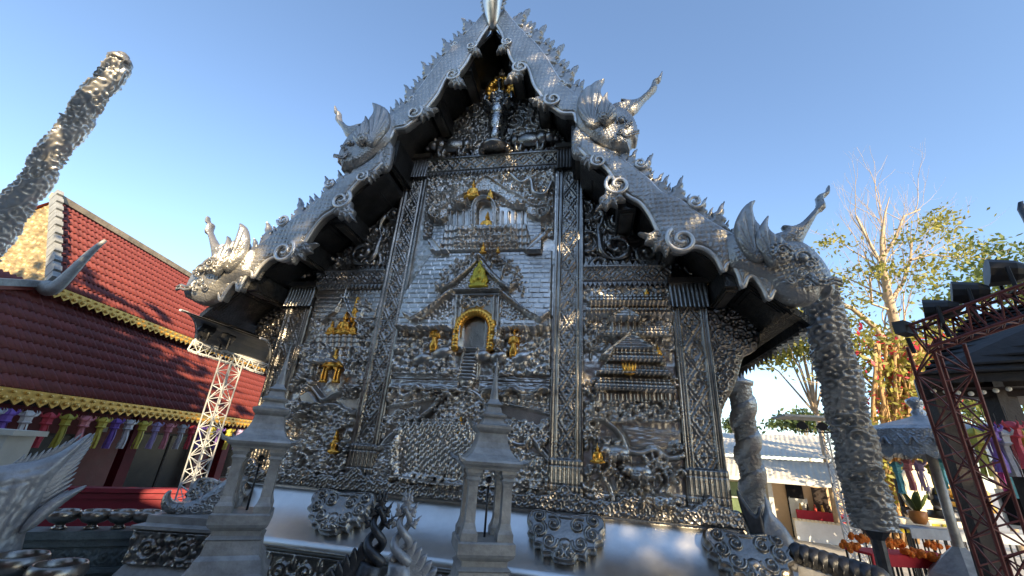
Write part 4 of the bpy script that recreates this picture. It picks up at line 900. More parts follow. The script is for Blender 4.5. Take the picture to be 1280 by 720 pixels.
fascia('gold_fascia', -4.2, 15, .03, 3.19, .30, 74); fascia('gold_fascia', -1.35, 15, UE[0]+.04, UE[1]-.07, .28, 66)
b = MB(); b.raw([hp(-1.0, UE[0]-.1, UE[1]), hp(-.1, RG[0], RG[1]-.1), hp(-1.0, -7.0, UE[1])], [(0, 1, 2)]); b.build('gable', TRIM, HT)
r = Relief(0, 5.0, 0, 3.0, .025); d, d2, c = voro(r.X, r.Z, .26, .5, 4); r.H = .05*(.5+.5*np.cos(d*14)); CX, CZ = np.meshgrid((r.gx[:-1]+r.gx[1:])/2, (r.gz[:-1]+r.gz[1:])/2)
M = inside(CX, CZ, [(0, 0), (5, 0), (2.5, 3.0)]); V, F = mask_solid(r.gx, r.gz, M, r.H, r.H*0); VW = np.array([hp(-1.02+.9*z/3.1+y, UE[0]-.1-x, UE[1]+z) for x, y, z in V]); obj('gable_carving', (VW, F), mk('aged_gold_carving', (.30, .23, .12), .5, .3, .35, 3, .2, 30), HT, True)
GRP = mk('grey_gable_paint', (.30, .31, .30), .6, .2, .3, 6, .4, 30)
b = MB()
for k in range(20):
    f0, f1 = k/20, (k+1)/20; a = hp(-1.35+1.2*f0-.05, UE[0]+(RG[0]-UE[0])*f0, UE[1]+(RG[1]-UE[1])*f0+.10+.04*(k % 2)); c = hp(-1.35+1.2*f1-.05, UE[0]+(RG[0]-UE[0])*f1, UE[1]+(RG[1]-UE[1])*f1+.10+.04*(k % 2)); b.beam(a, c, .16, .30+.05*(k % 2))
b.build('gable_bargeboard', GRP, HT)
q0 = np.array(hp(-1.45, UE[0]+.05, UE[1]-.1)); b = MB(); pth = [q0+HE*-.1+HN*(.9*t)+np.array([0, 0, .25*t+1.1*t*t-.2*math.sin(t*6)]) for t in np.linspace(0, 1, 14)]; b.tube(pth, [.18*(1-t*.85)+.015 for t in np.linspace(0, 1, 14)], 8)
for t in (.3, .5, .68): k = int(t*13); b.tube([pth[k], Vector(pth[k])+Vector((0, 0, .22)), Vector(pth[k])+Vector((.05, 0, .3))], [.07, .04, .005], 5)
b.build('gable_horn', GRP, HT, True)
b = MB(); b.box((0, 0, 0), (.01, .01, .01)); 
# porch roof edge below the gable
P = [hp(-1.35, -1.9, 5.9), hp(-4.2, -1.2, 4.9), hp(-4.2, -6.0, 4.9), hp(-1.35, -6, 5.9)]; b = MB(); b.raw(P+[(x, y, z-.12) for x, y, z in P], [(0, 1, 2, 3), (7, 6, 5, 4), (0, 4, 5, 1), (1, 5, 6, 2), (2, 6, 7, 3), (3, 7, 4, 0)]); b.build('porch_roof', mk('porch_tile', (.28, .05, .04), .6, 0, .2, 6, .6, 9), HT)
MB().beam(hp(-1.3, -1.85, 5.98), hp(-4.2, -1.15, 4.98), .14, .16).build('porch_hip', GRP, HT)
# walls and openings
b = MB(); a, c = hp(-4.2, -1.75, 1.6), hp(15, -1.75, 1.6); b.beam(a, c, .2, 3.2); b.build('wall', MAROON, HT)
b = MB(); b.beam(hp(-4.2, -1.0, 3.02), hp(15, -1.0, 3.02), 1.7, .06); b.build('eave_soffit', DARKW, HT)
for s0, s1, z0, z1 in ((-3.6, .9, .95, 2.35), (3.0, 6.2, .2, 2.5), (7.2, 9.2, .9, 2.4), (10.2, 13.0, .2, 2.5)):
    b = MB(); b.beam(hp(s0, -1.63, (z0+z1)/2), hp(s1, -1.63, (z0+z1)/2), .06, z1-z0); W = b.build('window', BLACKG, HT); b = MB()
    for s in np.linspace(s0, s1, 3 if s1-s0 < 4 else 4): b.beam(hp(s, -1.60, z0), hp(s, -1.60, z1), .06, .05)
    for z in (z0, z1): b.beam(hp(s0, -1.60, z), hp(s1, -1.60, z), .05, .06)
    b.build('frame', DARKW, W)
for s in (-2.2, 2.0, 6.7, 9.7): MB().beam(hp(s, -.9, 0), hp(s, -.9, 3.1), .3, .3).build('post', MAROON, HT)
MB().beam(hp(1.6, -1.6, 2.55), hp(1.85, -1.6, 2.55), .04, .14).build('notice', mk('cream_card', (.6, .58, .5), .6), HT)
# parapet before the hall
PA, PB = pz(-60, 606, 1.45), pz(345, 613, 1.45); pr = thing('parapet_wall', 'low maroon parapet wall with moulded cap before the hall', 'wall', (0, 0, 0))
def pw(t, z): return (PA[0]+(PB[0]-PA[0])*t, PA[1]+(PB[1]-PA[1])*t, z)
RED = mk('maroon_gloss', (.22, .014, .025), .42, 0, .15, 3, .1, 20); MB().beam(pw(-.2, .68), pw(1.1, .68), .18, 1.36).build('wall', RED, pr); MB().beam(pw(-.2, 1.41), pw(1.1, 1.41), .34, .08).build('cap', RED, pr); MB().beam(pw(-.2, 1.30), pw(1.1, 1.30), .26, .10).build('moulding', RED, pr)
# ------------------------------------------------------------------ paper lanterns
LC = dict(white=(.62, .60, .58), purple=(.20, .10, .42), red=(.50, .05, .07), yellow=(.62, .52, .08), pink=(.62, .22, .24), lilac=(.42, .33, .55), cyan=(.15, .48, .55), magenta=(.60, .06, .25), grey=(.42, .42, .44), olive=(.45, .40, .06))
LMATS = {k: mk('paper_'+k, v, .6, 0, .18, 9, .15, 30, rvar=.05) for k, v in LC.items()}; LMESH = {}
def lantern_parts(col):
    if col in LMESH: return LMESH[col]
    b = MB(); b.lathe([(.02, .46), (.05, .455), (.10, .42), (.16, .36), (.165, .33), (.12, .30), (.115, .20), (.14, .17), (.08, .13)], n=6)
    for k in range(6):
        a = k*math.pi/3; b.tube([(.15*math.cos(a), .15*math.sin(a), .34), (.20*math.cos(a), .20*math.sin(a), .42), (.17*math.cos(a), .17*math.sin(a), .47)], [.03, .018, .004], 4)
    me = mesh('lantern_body', *b.out(), LMATS[col]); V = []; F = []
    for k in range(6):
        a = k*math.pi/3+.3; c, s = math.cos(a), math.sin(a); q = len(V); wv = .034
        for i in range(5):
            t = i/4; rr = .07+.02*t+.02*math.sin(t*5+k); z = .15-.58*t; V += [(rr*c-wv*s, rr*s+wv*c, z), (rr*c+wv*s, rr*s-wv*c, z)]
        F += [(q+2*i, q+2*i+1, q+2*i+3, q+2*i+2) for i in range(4)]
    mt = mesh('lantern_tail', V, F, LMATS[col]); LMESH[col] = (me, mt); return LMESH[col]
def lantern(pos, col, sc, label, group, rz=0.0, hang=.12):
    t = thing('paper_lantern', label, 'lantern', pos, rz, group); a, c = lantern_parts(col); t.scale = (sc, sc, sc)
    obj('lantern_body', a, None, t); obj('lantern_tail', c, None, t); MB().tube([(0, 0, .45), (0, 0, .45+hang)], .008, 4).build('cord', DARKW, t); return t
CN = dict(white='white', purple='deep purple', red='crimson', yellow='yellow', pink='salmon pink', lilac='pale lilac', cyan='turquoise', magenta='magenta', grey='pale grey', olive='olive yellow')
rowL = [(4, 'grey'), (21, 'purple'), (45, 'white'), (70, 'red'), (92, 'olive'), (114, 'pink'), (135, 'yellow'), (151, 'purple'), (167, 'white'), (184, 'yellow'), (200, 'lilac'), (215, 'pink'), (231, 'grey'), (243, 'red'), (254, 'purple'), (265, 'olive'), (276, 'purple'), (288, 'yellow'), (300, 'lilac'), (310, 'grey')]
seen = {}
for i, (u, c) in enumerate(rowL):
    v = 482+u*.153+10; s, z = hhit(u, v, -.02); pv = CN[rowL[i-1][1]] if i else None; nx = CN[rowL[i+1][1]] if i < len(rowL)-1 else None
    lab = f'{CN[c]} paper lantern under the hall eave' + (f' between {pv} and {nx} ones' if pv and nx else ' at the open end of its row' if pv is None else ' at the far end of its row')
    lantern(hp(s, -.02, 2.98-.60*.84), c, .84, lab, 'paper lanterns under the hall eave', random.uniform(0, 1), .22)
# ================================================================== lantern shrines before the temple
def shrine(pos, label, rz, sc=1.0):
    t = thing('lantern_shrine', label, 'lantern shrine', pos, rz, 'lantern shrines along the temple front'); t.scale = (sc, sc, sc)
    b = MB(); b.lathe([(.46, -1.420), (.46, 0.330), (.50, 0.360), (.50, 0.440), (.44, 0.480), (.40, 0.580), (.42, 0.600), (.42, 0.700), (.37, 0.730), (.33, 0.860), (.31, 0.880)], n=4, square=True); b.build('base', GREYP, t)
    b = MB(); b.lathe([(.31, 0.880), (.29, 0.900), (.27, 1.040), (.29, 1.060), (.25, 1.090), (.25, 1.140), (.30, 1.180), (.315, 1.210), (.315, 1.310), (.30, 1.325)], n=4, square=True); b.build('tray', GREYP, t)
    for sx in (-1, 1):
        for sy in (-1, 1):
            b = MB(); b.lathe([(.088, 1.32), (.088, 1.40), (.07, 1.44), (.055, 1.50), (.052, 1.86), (.06, 1.90), (.078, 1.93), (.062, 1.96), (.085, 2.0), (.085, 2.04)], (sx*.20, sy*.20, 0), 4, True); b.build('post', GREYP, t)
    b = MB(); b.lathe([(.30, 2.035), (.31, 2.06), (.36, 2.09), (.375, 2.12), (.36, 2.145), (.32, 2.15), (.255, 2.20), (.21, 2.27), (.185, 2.34), (.175, 2.40), (.165, 2.44), (.20, 2.47), (.215, 2.50), (.215, 2.53), (.15, 2.55)], n=4, square=True); rf = b.build('roof', GREYP, t)
    b = MB()
    for sx in (-1, 1):
        for sy in (-1, 1): b.tube([(sx*.33, sy*.33, 2.12), (sx*.40, sy*.40, 2.14), (sx*.43, sy*.43, 2.19)], [.035, .025, .006], 6)
    b.build('corner_horn', GREYP, rf)
    b = MB(); b.lathe([(.145, 2.55), (.13, 2.58), (.115, 2.62), (.15, 2.64), (.155, 2.66), (.10, 2.69), (.085, 2.75), (.07, 2.77), (.105, 2.79), (.07, 2.82), (.05, 2.86)], n=4, square=True); b.lathe([(.055, 2.86), (.05, 2.92), (.034, 3.02), (.020, 3.18), (.012, 3.30), (.004, 3.40)], n=10); b.build('spire', GREYP, t)
    MB().tube([(.02, 0, 1.31), (.02, 0, 1.86)], .014, 6).ball((.02, 0, 1.92), .04, 8).build('lamp', DARKP, t, True)
    return t
pl_ = pd(611, 577, 3.75); pl2 = pd(330, 552, 4.15)
shrine((pl_[0], pl_[1], pl_[2]-2.12*.76), 'grey lantern shrine with spire in front of the central relief panel', .42, .76)
shrine((pl2[0], pl2[1], pl2[2]-2.12*.78), 'grey lantern shrine with spire beside the carved pedestal', .62, .78)
# ================================================================== naga finials in the foreground
def plane_obj(name, VF, mat, parent, d, u, v, tilt=0.0):
    """a solid modelled in x-z set facing the plaza at its own place"""
    return obj(name, VF, mat, parent, True)
def ptsd(L, d, rel=None):
    """outline seen at depth d -> local metres about the first bearing given in rel"""
    o = pd(*rel, d); s = d/FPX; c, n = math.cos(-ROLL*1.0), math.sin(-ROLL)
    return [((u-rel[0])*s*c-(rel[1]-v)*s*n*-1*0+0*(v), (rel[1]-v)*s) for u, v in L], o
def facing(o): return math.atan2(o[0]-CAM[0], o[1]-CAM[1])
def slab(name, L, d, rel, mat, parent, T_, cell=.008, edge=.02, wd=None, relief=None, dy=0.0):
    P, o = ptsd(L, d, rel); V, F = inflate(spline(P, 4, True), cell, T_, edge, wd, relief); V = V.copy(); V[:, 1] += dy
    return obj(name, (V, F), mat, parent, True)
def naga_crest(rel, d, mat, label, tilt, spikes):
    o = pd(*rel, d); t = thing('naga_finial', label, 'naga', o, -facing(o)); s = d/FPX
    def q(x, z, y=0.0): return (x*s, y, z*s)
    b = MB(); k = 40          # plaited neck: two strands crossing
    for ph in (0, math.pi):
        b.tube([q(10*math.sin(a*1.0+ph)*(1.15-.75*i/k), -26+62*i/k, .04*math.cos(a+ph)) for i, a in enumerate(np.linspace(-1.2, 6.8, k))], [.034*(1.1-.6*i/k) for i in range(k)], 8)
    b.build('neck', mat, t, True)
    for x, z, h, r_ in ((0, 30, 26, 0), (-7, 24, 19, .35), (7, 24, 19, -.35), (-10, 12, 17, .6), (10, 12, 17, -.6), (-3, 40, 15, .12), (3, 40, 15, -.12)):
        o_ = obj('flame', mesh('flame', *inflate([(a*h*s*.8, c*h*s) for a, c in FL], .006, .014, .008), mat, True), None, t); o_.location = (x*s, 0, z*s); o_.rotation_euler = (0, -r_, 0)
    b = MB(); b.tube([q(0, -26), q(-4*tilt, -50, .05), q(-10*tilt, -85, .15), q(-16*tilt, -140, .3), q(-16*tilt, -330, .3)], [.075, .10, .13, .15, .16], 10); b.build('body', mat, t, True)
    for i in range(spikes):
        f = i/spikes; x = -tilt*(8+56*f); z = -22-52*f-10*f*f; o_ = obj('mane_spike', mesh('mane_spike', *inflate(spline([(-.03, -.42), (-.05, -.1), (-.01, .12), (.035, .2), (.05, .05), (.04, -.2), (.035, -.42)], 3, True), .008, .018, .008), mat, True), None, t); o_.location = (x*s, .02, z*s); o_.rotation_euler = (0, -tilt*(.25+.6*f), 0); o_.scale = (1, 1, .62)
    return t
WHITES = mk('white_silver_paint', (.36, .36, .37), .45, .45, .25, 6, .35, 24, rvar=.1)
naga_crest((470, 672), 2.9, DARKP, 'dark weathered naga finial with plaited neck and flame crest', 1, 9)
naga_crest((503, 672), 3.05, WHITES, 'pale silver naga finial with flame crest and ribbed mane', -1, 9)
# naga back at the left edge
o = pd(30, 640, 3.5); t = thing('naga_statue', 'pale silver naga statue seen from behind with spiny mane', 'naga', o, -facing(o)); s = 3.5/FPX
def lo(L): return [((u-30)*s, (640-v)*s) for u, v in L]
obj('body', inflate(spline(lo([(-70, 604), (-30, 594), (0, 586), (22, 580), (38, 569), (50, 554), (60, 544), (57, 560), (51, 580), (47, 606), (43, 636), (40, 665), (44, 760), (-80, 760), (-80, 660)]), 4, True), .012, .10, .04, .20, lambda X, Z, D: .014*vnoise(X, Z, .05)+.012*np.abs(np.sin(D*40))), WHITES, t, True)
SPN = mesh('mane_spine', *inflate(spline([(-.022, -.05), (-.024, .02), (.0, .08), (.012, .125), (.026, .05), (.024, -.05)], 3, True), .006, .016, .008), WHITES, True)
for k in range(15):
    f = k/14; x, z = lo([(57-15*f**.7+2*math.sin(f*9), 556+82*f)])[0]; o_ = obj('mane_spine', SPN, None, t); o_.location = (x, -.04-.05*math.sin(f*3), z); o_.rotation_euler = (0, .35+.55*f, 0); s_ = .75+.5*math.sin(f*2.8); o_.scale = (s_*1.1, 1, s_)
for k in range(9):
    f = k/8; x, z = lo([(4+36*f, 588-22*f*f)])[0]; o_ = obj('mane_spine', SPN, None, t); o_.location = (x, .03, z); o_.rotation_euler = (0, .1+.3*f, 0); o_.scale = (1, 1, .8+.5*f)
obj('horn', inflate(spline(lo([(34, 660), (38, 640), (50, 622), (62, 614), (76, 608), (66, 622), (56, 636), (46, 652)]), 4, True), .010, .05, .02), WHITES, t, True).location = (0, -.16, 0)
# ================================================================== alms bowls and carved balustrade
STONE = mk('green_grey_carved_stone', (.12, .145, .145), .55, .25, .3, 4, .5, 30, rvar=.12); BOWLM = mk('dull_brass_steel', (.30, .27, .24), .30, 1, .25, 7, .15, 30, rvar=.1)
QA, QB = pd(-70, 672, 4.35), pd(232, 652, 5.25); QA[2] = QB[2] = (QA[2]+QB[2])/2; dq = QB-QA; Lq = float(np.linalg.norm(dq)); rzq = math.atan2(dq[1], dq[0])
bt = thing('balustrade_wall', 'green grey carved stone balustrade carrying alms bowls', 'wall', (QA[0], QA[1], 0), rzq); zq = float(QA[2])
MB().box((Lq/2, 0, zq-.04), (Lq, .34, .08)).build('cap', STONE, bt); MB().box((Lq/2, .0, zq-.12), (Lq, .28, .08)).build('moulding', STONE, bt); MB().box((Lq/2, 0, (zq-.16)/2), (Lq, .22, zq-.16)).build('core', STONE, bt)
for z1, h in ((zq-.17, .20), (zq-.42, .42)):
    r = lotus_band(0.0, Lq, z1-h, z1, 'scroll', .014); obj('carved_frieze', r.out(-.115, .02), STONE, bt, True)
MB().box((Lq/2, -.02, zq-.395), (Lq, .30, .05)).build('moulding', STONE, bt)
bowl = MB(); bowl.lathe([(.055, 0), (.075, .012), (.05, .03), (.04, .05), (.10, .075), (.145, .115), (.155, .15), (.145, .185), (.135, .20), (.125, .198), (.135, .15), (.12, .11), (.02, .075)], n=28); BM = mesh('alms_bowl', *bowl.out(), BOWLM, True)
for k, u in enumerate((58, 100, 137, 170, 197)):
    q = QA+dq*((u+70)/302); sc_ = 1.0; o = obj('alms_bowl', BM, None); o.location = (q[0], q[1], zq+.0)
    tag(o, ['brass grey alms bowl beside the naga statue horn', 'brass grey alms bowl on the balustrade, second from the naga statue', 'brass grey alms bowl in the middle of the row on the balustrade', 'brass grey alms bowl on the balustrade, second from the carved pedestal', 'brass grey alms bowl nearest the carved pedestal'][k], 'bowl', 'alms bowls on the balustrade')
for (u, v, d, sc_, lb) in ((15, 718, 3.0, 1.15, 'large dark alms bowl in front of the carved balustrade'), (66, 728, 2.9, 1.1, 'large dark alms bowl beside another below the balustrade')):
    q = pd(u, v, d); o = obj('alms_bowl', BM, None); o.location = (q[0], q[1], q[2]-.1); o.scale = (sc_,)*3; tag(o, lb, 'bowl', 'large alms bowls in the foreground')
# stand for the two large bowls
q0, q1 = pd(-60, 740, 3.05), pd(130, 752, 2.85); zt_ = float(pd(40, 723, 2.95)[2]-.1); st_ = thing('bowl_stand', 'grey ledge under the large alms bowls', 'stand', (0, 0, 0)); MB().beam((q0[0], q0[1]+.05, zt_-.06), (q1[0], q1[1]+.05, zt_-.06), .5, .12).build('top', STONE, st_); MB().beam((q0[0], q0[1]+.05, (zt_-.1)/2), (q1[0], q1[1]+.05, (zt_-.1)/2), .4, zt_-.1).build('body', STONE, st_)
# cream stand at the left edge
q = pd(8, 560, 5.6); t = thing('cream_lectern', 'cream painted stand with overhanging top beside the naga statue', 'stand', (q[0], q[1], 0), .3); zt_ = float(pd(8, 537, 5.6)[2]); CRM = mk('cream_paint', (.50, .49, .44), .55, 0, .1, 3); MB().box((-.15, 0, zt_-.03), (.75, .5, .07)).build('top', CRM, t); MB().box((-.15, 0, (zt_-.06)/2), (.55, .4, zt_-.06)).build('body', CRM, t)
# ================================================================== silver crocodile-dragon on carved pedestal
o = pd(246, 655, 4.7); t = thing('carved_pedestal', 'square silver pedestal with carved scrollwork sides', 'pedestal', (o[0], o[1], 0), .25); zt_ = float(pd(246, 652, 4.7)[2])
MB().lathe([(.52, 0), (.52, zt_-.52), (.44, zt_-.48), (.40, zt_-.40), (.38, zt_-.36), (.38, zt_-.05), (.42, zt_-.03), (.42, zt_+.0), (.34, zt_+.02), (.34, zt_+.09)], n=4, square=True).build('block', GREYP, t)
for k in range(4):
    r = lotus_band(-.37, .37, zt_-.35, zt_-.05, 'scroll', .012); r.clump(np.ones(r.X.shape), .06, .025, k); P = obj('carved_side', r.out(-.385, .01), SILV, t, True); P.rotation_euler = (0, 0, k*math.pi/2)
    r = lotus_band(-.42, .42, zt_-.62, zt_-.50, 'scroll', .012); P = obj('carved_foot', r.out(-.525, .01), SILV, t, True); P.rotation_euler = (0, 0, k*math.pi/2)
t = thing('makara_ornament', 'silver makara ornament with curled snout on the carved pedestal', 'ornament', (o[0], o[1], zt_+.08), -facing(o)); s = 4.7/FPX
def lm(L): return [((u-246)*s, (645-v)*s) for u, v in L]
obj('body', inflate(spline(lm([(203, 632), (204, 622), (209, 619), (210, 626), (216, 631), (226, 632), (238, 628), (250, 618), (262, 606), (274, 599), (287, 602), (284, 614), (288, 626), (286, 640), (272, 647), (246, 649), (222, 646), (208, 641)]), 4, True), .009, .09, .03, .12, swirl(.055, .022, 9)), SILVB, t, True)
for k, (u, v, q) in enumerate(((255, 628, .07), (270, 616, .07), (277, 634, .06), (240, 638, .05), (224, 639, .04))):
    x, z = lm([(u, v)])[0]; MB().tube([(x+q*(1-.85*a)*math.cos(k+a*9), -.12, z+q*(1-.85*a)*math.sin(k+a*9)) for a in np.linspace(0, 1, 22)], .012, 6).build('scroll', SILVB, t, True)
for k in range(5):
    o_ = obj('crest_flame', mesh('crest_flame', *inflate([(a*.10, c*.12) for a, c in FL], .008, .012, .006), SILVB, True), None, t); x, z = lm([(236+k*11, 628-k*6.5)])[0]; o_.location = (x, 0, z-.01); o_.rotation_euler = (0, -.3, 0)
# ================================================================== tall naga columns
def naga_column(name, label, base, top, r0, r1, turns, mat, seed, coil=.09, n=72, rows=260, lumps=.03, cs=.11, pitch=.5, fins=5):
    base, top = np.array(base, float), np.array(top, float); t = thing(name, label, 'column', base); d = top-base; L = float(np.linalg.norm(d))
    th = np.linspace(0, 2*math.pi, n, endpoint=False); zz = np.linspace(0, L, rows); TH, ZZ = np.meshgrid(th, zz); rr = r0+(r1-r0)*ZZ/L; arc = TH*r0
    ph = (ZZ/pitch-TH/(2*math.pi)*1.0); ph = ph-np.floor(ph); co = np.sqrt(np.clip(1-((ph-.5)/.27)**2, 0, 1))
    i_ = np.floor(TH/(2*math.pi)*24); K1 = max(5, round(2*math.pi*r0/cs)); d1, d2, c = voro(TH/(2*math.pi)*K1, ZZ/cs, 1.0, .8, seed, K1); d3, _, c3 = voro(TH/(2*math.pi)*2*K1, ZZ/cs*2, 1.0, .8, seed+1, 2*K1)
    # blend of two seam-free projections
    H = coil*co+lumps*(.5+.5*np.cos(d1*11))*np.clip(1.25-d1, 0, 1)*(1.15-.7*co)*(.6+.8*c)+lumps*.5*np.clip(1-d3*1.2, 0, 1)
    R_ = rr+H; x = R_*np.cos(TH); y = R_*np.sin(TH); V = np.stack([x+d[0]*ZZ/L, y+d[1]*ZZ/L, ZZ*d[2]/L], -1).reshape(-1, 3)
    a = (np.arange(rows-1)[:, None]*n+np.arange(n)[None, :]); b2 = (np.arange(rows-1)[:, None]*n+(np.arange(n)[None, :]+1) % n); F = np.stack([a, b2, b2+n, a+n], -1).reshape(-1, 4)
    obj('shaft', (V, F), mat, t, True)
    k = int(L/pitch*fins); fm = mesh('fin', *inflate([(q*.22, w_*.20) for q, w_ in FL], .014, .03, .01), mat, True)
    for i in range(k):
        z = (i+.5)/k*L; a_ = (z/pitch-.5+.12)*2*math.pi; o_ = obj('fin', fm, None, t); q = (r0+(r1-r0)*z/L)+coil*.4
        o_.location = (q*math.cos(a_)+d[0]*z/L, q*math.sin(a_)+d[1]*z/L, z*d[2]/L); o_.rotation_euler = (.35, 0, a_+math.pi/2+math.pi); o_.scale = (1, 1, .8)
    return t, d, L
tp = pd(149, 78, 6.2); bs_ = pd(0, 286, 6.2); dd = (tp-bs_)/(tp[2]-bs_[2]); b0 = tp-dd*tp[2]
t, d, L = naga_column('naga_column', 'tall leaning silver column wound with a scaly naga', b0, tp, .215, .085, 9, RIMS, 3, .06, 80, 520, .055, .17, 1.0, 3)
b = MB(); b.lathe([(.13, -.02), (.16, .03), (.13, .08), (.07, .10), (.08, .15), (.02, .2)], (d[0], d[1], d[2]), 14); b.build('cap', SILVB, t, True)
tp = pd(1022, 362, 7.0); bs_ = pd(1094, 662, 7.0); dd = (tp-bs_)/(tp[2]-bs_[2]); b0 = bs_
t, d, L = naga_column('naga_column', 'thick dark silver carved column on a slender stem', b0, tp, .25, .21, 9, SILVB, 8, .06, 100, 340, .075, .20, 1.1, 1)
MB().tube([(0, 0, .1), (0, 0, -.15), (.0, 0, -b0[2])], [.30, .10, .10], 10).build('stem', DARKP, t)
tp = pd(924, 480, 10.0); bs_ = pd(948, 660, 10.0); dd = (tp-bs_)/(tp[2]-bs_[2]); b0 = tp-dd*tp[2]
t, d, L = naga_column('naga_column', 'slender pale column wound with a smooth snake behind the temple', b0, tp, .24, .22, 5, SILVB, 12, .09, 60, 220, .035, .1, .85)
MB().lathe([(.30, -.04), (.32, .05), (.15, .12), (.05, .35), (0.01, .4)], (d[0], d[1], d[2]), 14).build('cap', SILVB, t, True)
# ================================================================== white lattice lighting mast
WHT = mk('white_steel', (.62, .63, .63), .45, .1, .12, 5); BLK = mk('black_housing', (.018, .018, .02), .5, 0, .2, 5)
def lattice(b, p0, p1, wd, n, rad, tri=False, brace=None):
    p0, p1 = Vector(p0), Vector(p1); ax = (p1-p0).normalized(); a = Vector((0, 0, 1)) if abs(ax.z) < .8 else Vector((0, 1, 0)); x = ax.cross(a).normalized(); y = ax.cross(x)
    C4 = [(-1, -1), (1, -1), (1, 1), (-1, 1)]; rails = [[p0+(x*i+y*j)*wd/2+ax*(p1-p0).length*k/n for k in range(n+1)] for i, j in C4]
    for q in rails: b.tube([q[0], q[-1]], rad, 6)
    for f in range(4):
        A, B = rails[f], rails[(f+1) % 4]
        for k in range(n): b.tube([A[k], B[k+1]] if (k+f) % 2 else [B[k], A[k+1]], rad*.6, 5); b.tube([A[k], B[k]], rad*.6, 5)
q0 = pd(240, 606, 7.6); q1 = pd(291, 448, 7.6); up = (q1-q0)/(q1[2]-q0[2]); g0 = q0-up*q0[2]
t = thing('lighting_mast', 'white lattice lighting mast with curved hood beside the maroon parapet', 'mast', (g0[0], g0[1], 0)); o0 = Vector(g0); b = MB(); lattice(b, (0, 0, 0), Vector(q1)-o0, .26, 16, .014); b.build('mast', WHT, t)
a0, a1 = Vector(pd(238, 432, 7.4))-o0, Vector(pd(332, 462, 8.0))-o0; b = MB(); lattice(b, a0, a1, .18, 8, .011); b.build('crossbar', WHT, t)
ax = (a1-a0); up_ = Vector((0, 0, 1)); b = MB(); V = []; F = []; out_ = Vector((.35, -.9, 0)).normalized()
for i in range(9):
    f = i/8
    for e in range(2):
        c_ = a0+ax*(-.02+1.04*e); V.append(c_+up_*(.46*math.sin(f*1.9)+.02)+out_*(-.1+.75*f*f))
for i in range(8): F.append((2*i, 2*i+1, 2*i+3, 2*i+2))
n_ = len(V); V += [v+up_*.03+out_*-.02 for v in V]; F += [tuple(q+n_ for q in f[::-1]) for f in F]; b.raw(V, F); b.build('hood', mk('dark_hood_sheet', (.20, .20, .20), .45, .3, .2, 4), t)
for e in (0, 1): MB().tube([a0+ax*e+up_*(.46*math.sin(f*1.9)+.04)+out_*(-.1+.75*f*f) for f in np.linspace(0, 1, 8)], .022, 6).build('hood_rib', WHT, t)
def spot(b, c, aim, r_=.13, L_=.24):
    c = Vector(c); aim = Vector(aim).normalized(); b.tube([c-aim*L_*.6, c-aim*L_*.3, c+aim*L_*.25, c+aim*L_*.4], [r_*.55, r_*.85, r_, r_*1.05], 12); s_ = aim.cross(Vector((0, 0, 1))).normalized()
    b.tube([c+s_*r_*1.15, c+s_*r_*1.15-Vector((0, 0, r_*1.6)), c-s_*r_*1.15-Vector((0, 0, r_*1.6)), c-s_*r_*1.15], .018, 5)
for u, v in ((258, 414), (283, 424)): b = MB(); spot(b, Vector(pd(u, v, 7.5))-o0, (.3, .8, -.3), .12, .22); b.build('floodlight', BLK, t)
# ================================================================== right side
# far office with pale corrugated roof
CRG = mk('pale_corrugated_sheet', (.60, .56, .48), .55, 0, .12, 2, .1, 20); CREAM = mk('cream_wall', (.66, .60, .48), .75, 0, .1, 2, .15, 25)
OA, OB = pz(880, 662, 0), pz(1075, 690, 0)
dO = (OB-OA)/np.linalg.norm(OB-OA); nO = np.array([dO[1], -dO[0], 0]); 
if nO@(CAM-OA) < 0: nO = -nO
LO = float(np.linalg.norm(OB-OA)); OF = thing('office_building', 'low cream office with pale corrugated roof behind the slender column', 'building', (0, 0, 0))
def op(s, o, z): return tuple(OA+dO*s+nO*o+np.array([0, 0, z]))
def ob(name, s0, s1, o0, o1, z0, z1, mat, par=None):
    b = MB(); P = [op(s0, o0, z0), op(s1, o0, z0), op(s1, o1, z0), op(s0, o1, z0), op(s0, o0, z1), op(s1, o0, z1), op(s1, o1, z1), op(s0, o1, z1)]
    b.raw(P, [(0, 3, 2, 1), (4, 5, 6, 7), (0, 1, 5, 4), (1, 2, 6, 5), (2, 3, 7, 6), (3, 0, 4, 7)]); return b.build(name, mat, par if par is not None else OF)
ob('wall', -8, LO*.50, -5, -.2, 0, 2.7, CREAM); ob('wall', LO*.50, LO+1.5, -5, -2.2, 0, 2.9, mk('peach_wall', (.66, .50, .34), .75, 0, .1, 2))
W = ob('window', LO*.10, LO*.36, -.19, -.12, .9, 2.2, mk('green_glazing', (.16, .22, .12), .2, 0, .3, 3)); ob('frame', LO*.10, LO*.36, -.12, -.08, 1.5, 1.56, WHT, W)
ob('curtain', LO*.36, LO*.47, -.19, -.10, .1, 2.3, mk('pale_green_curtain', (.42, .48, .34), .8, 0, .15, 9)); ob('door', LO*.62, LO*.74, -2.19, -2.1, 0, 2.3, BLACKG); ob('post', LO*.50, LO*.53, -.2, .1, 0, 2.8, WHT)
D = ob('door', LO*.80, LO*.90, -2.19, -2.1, 0, 2.2, DARKW)
def corr(name, s0, s1, oA, zA, oB, zB):
    n = int((s1-s0)/.11); b = MB(); V = []; F = []
    for i in range(n+1):
        s = s0+(s1-s0)*i/n; w_ = .03*(i % 2)
        V += [op(s, oA, zA+w_), op(s, oB, zB+w_), op(s, oA, zA+w_-.03), op(s, oB, zB+w_-.03)]
    for i in range(n): q = 4*i; F += [(q, q+4, q+5, q+1), (q+2, q+3, q+7, q+6), (q, q+2, q+6, q+4)]
    b.raw(V, F); return b.build(name, CRG, OF)
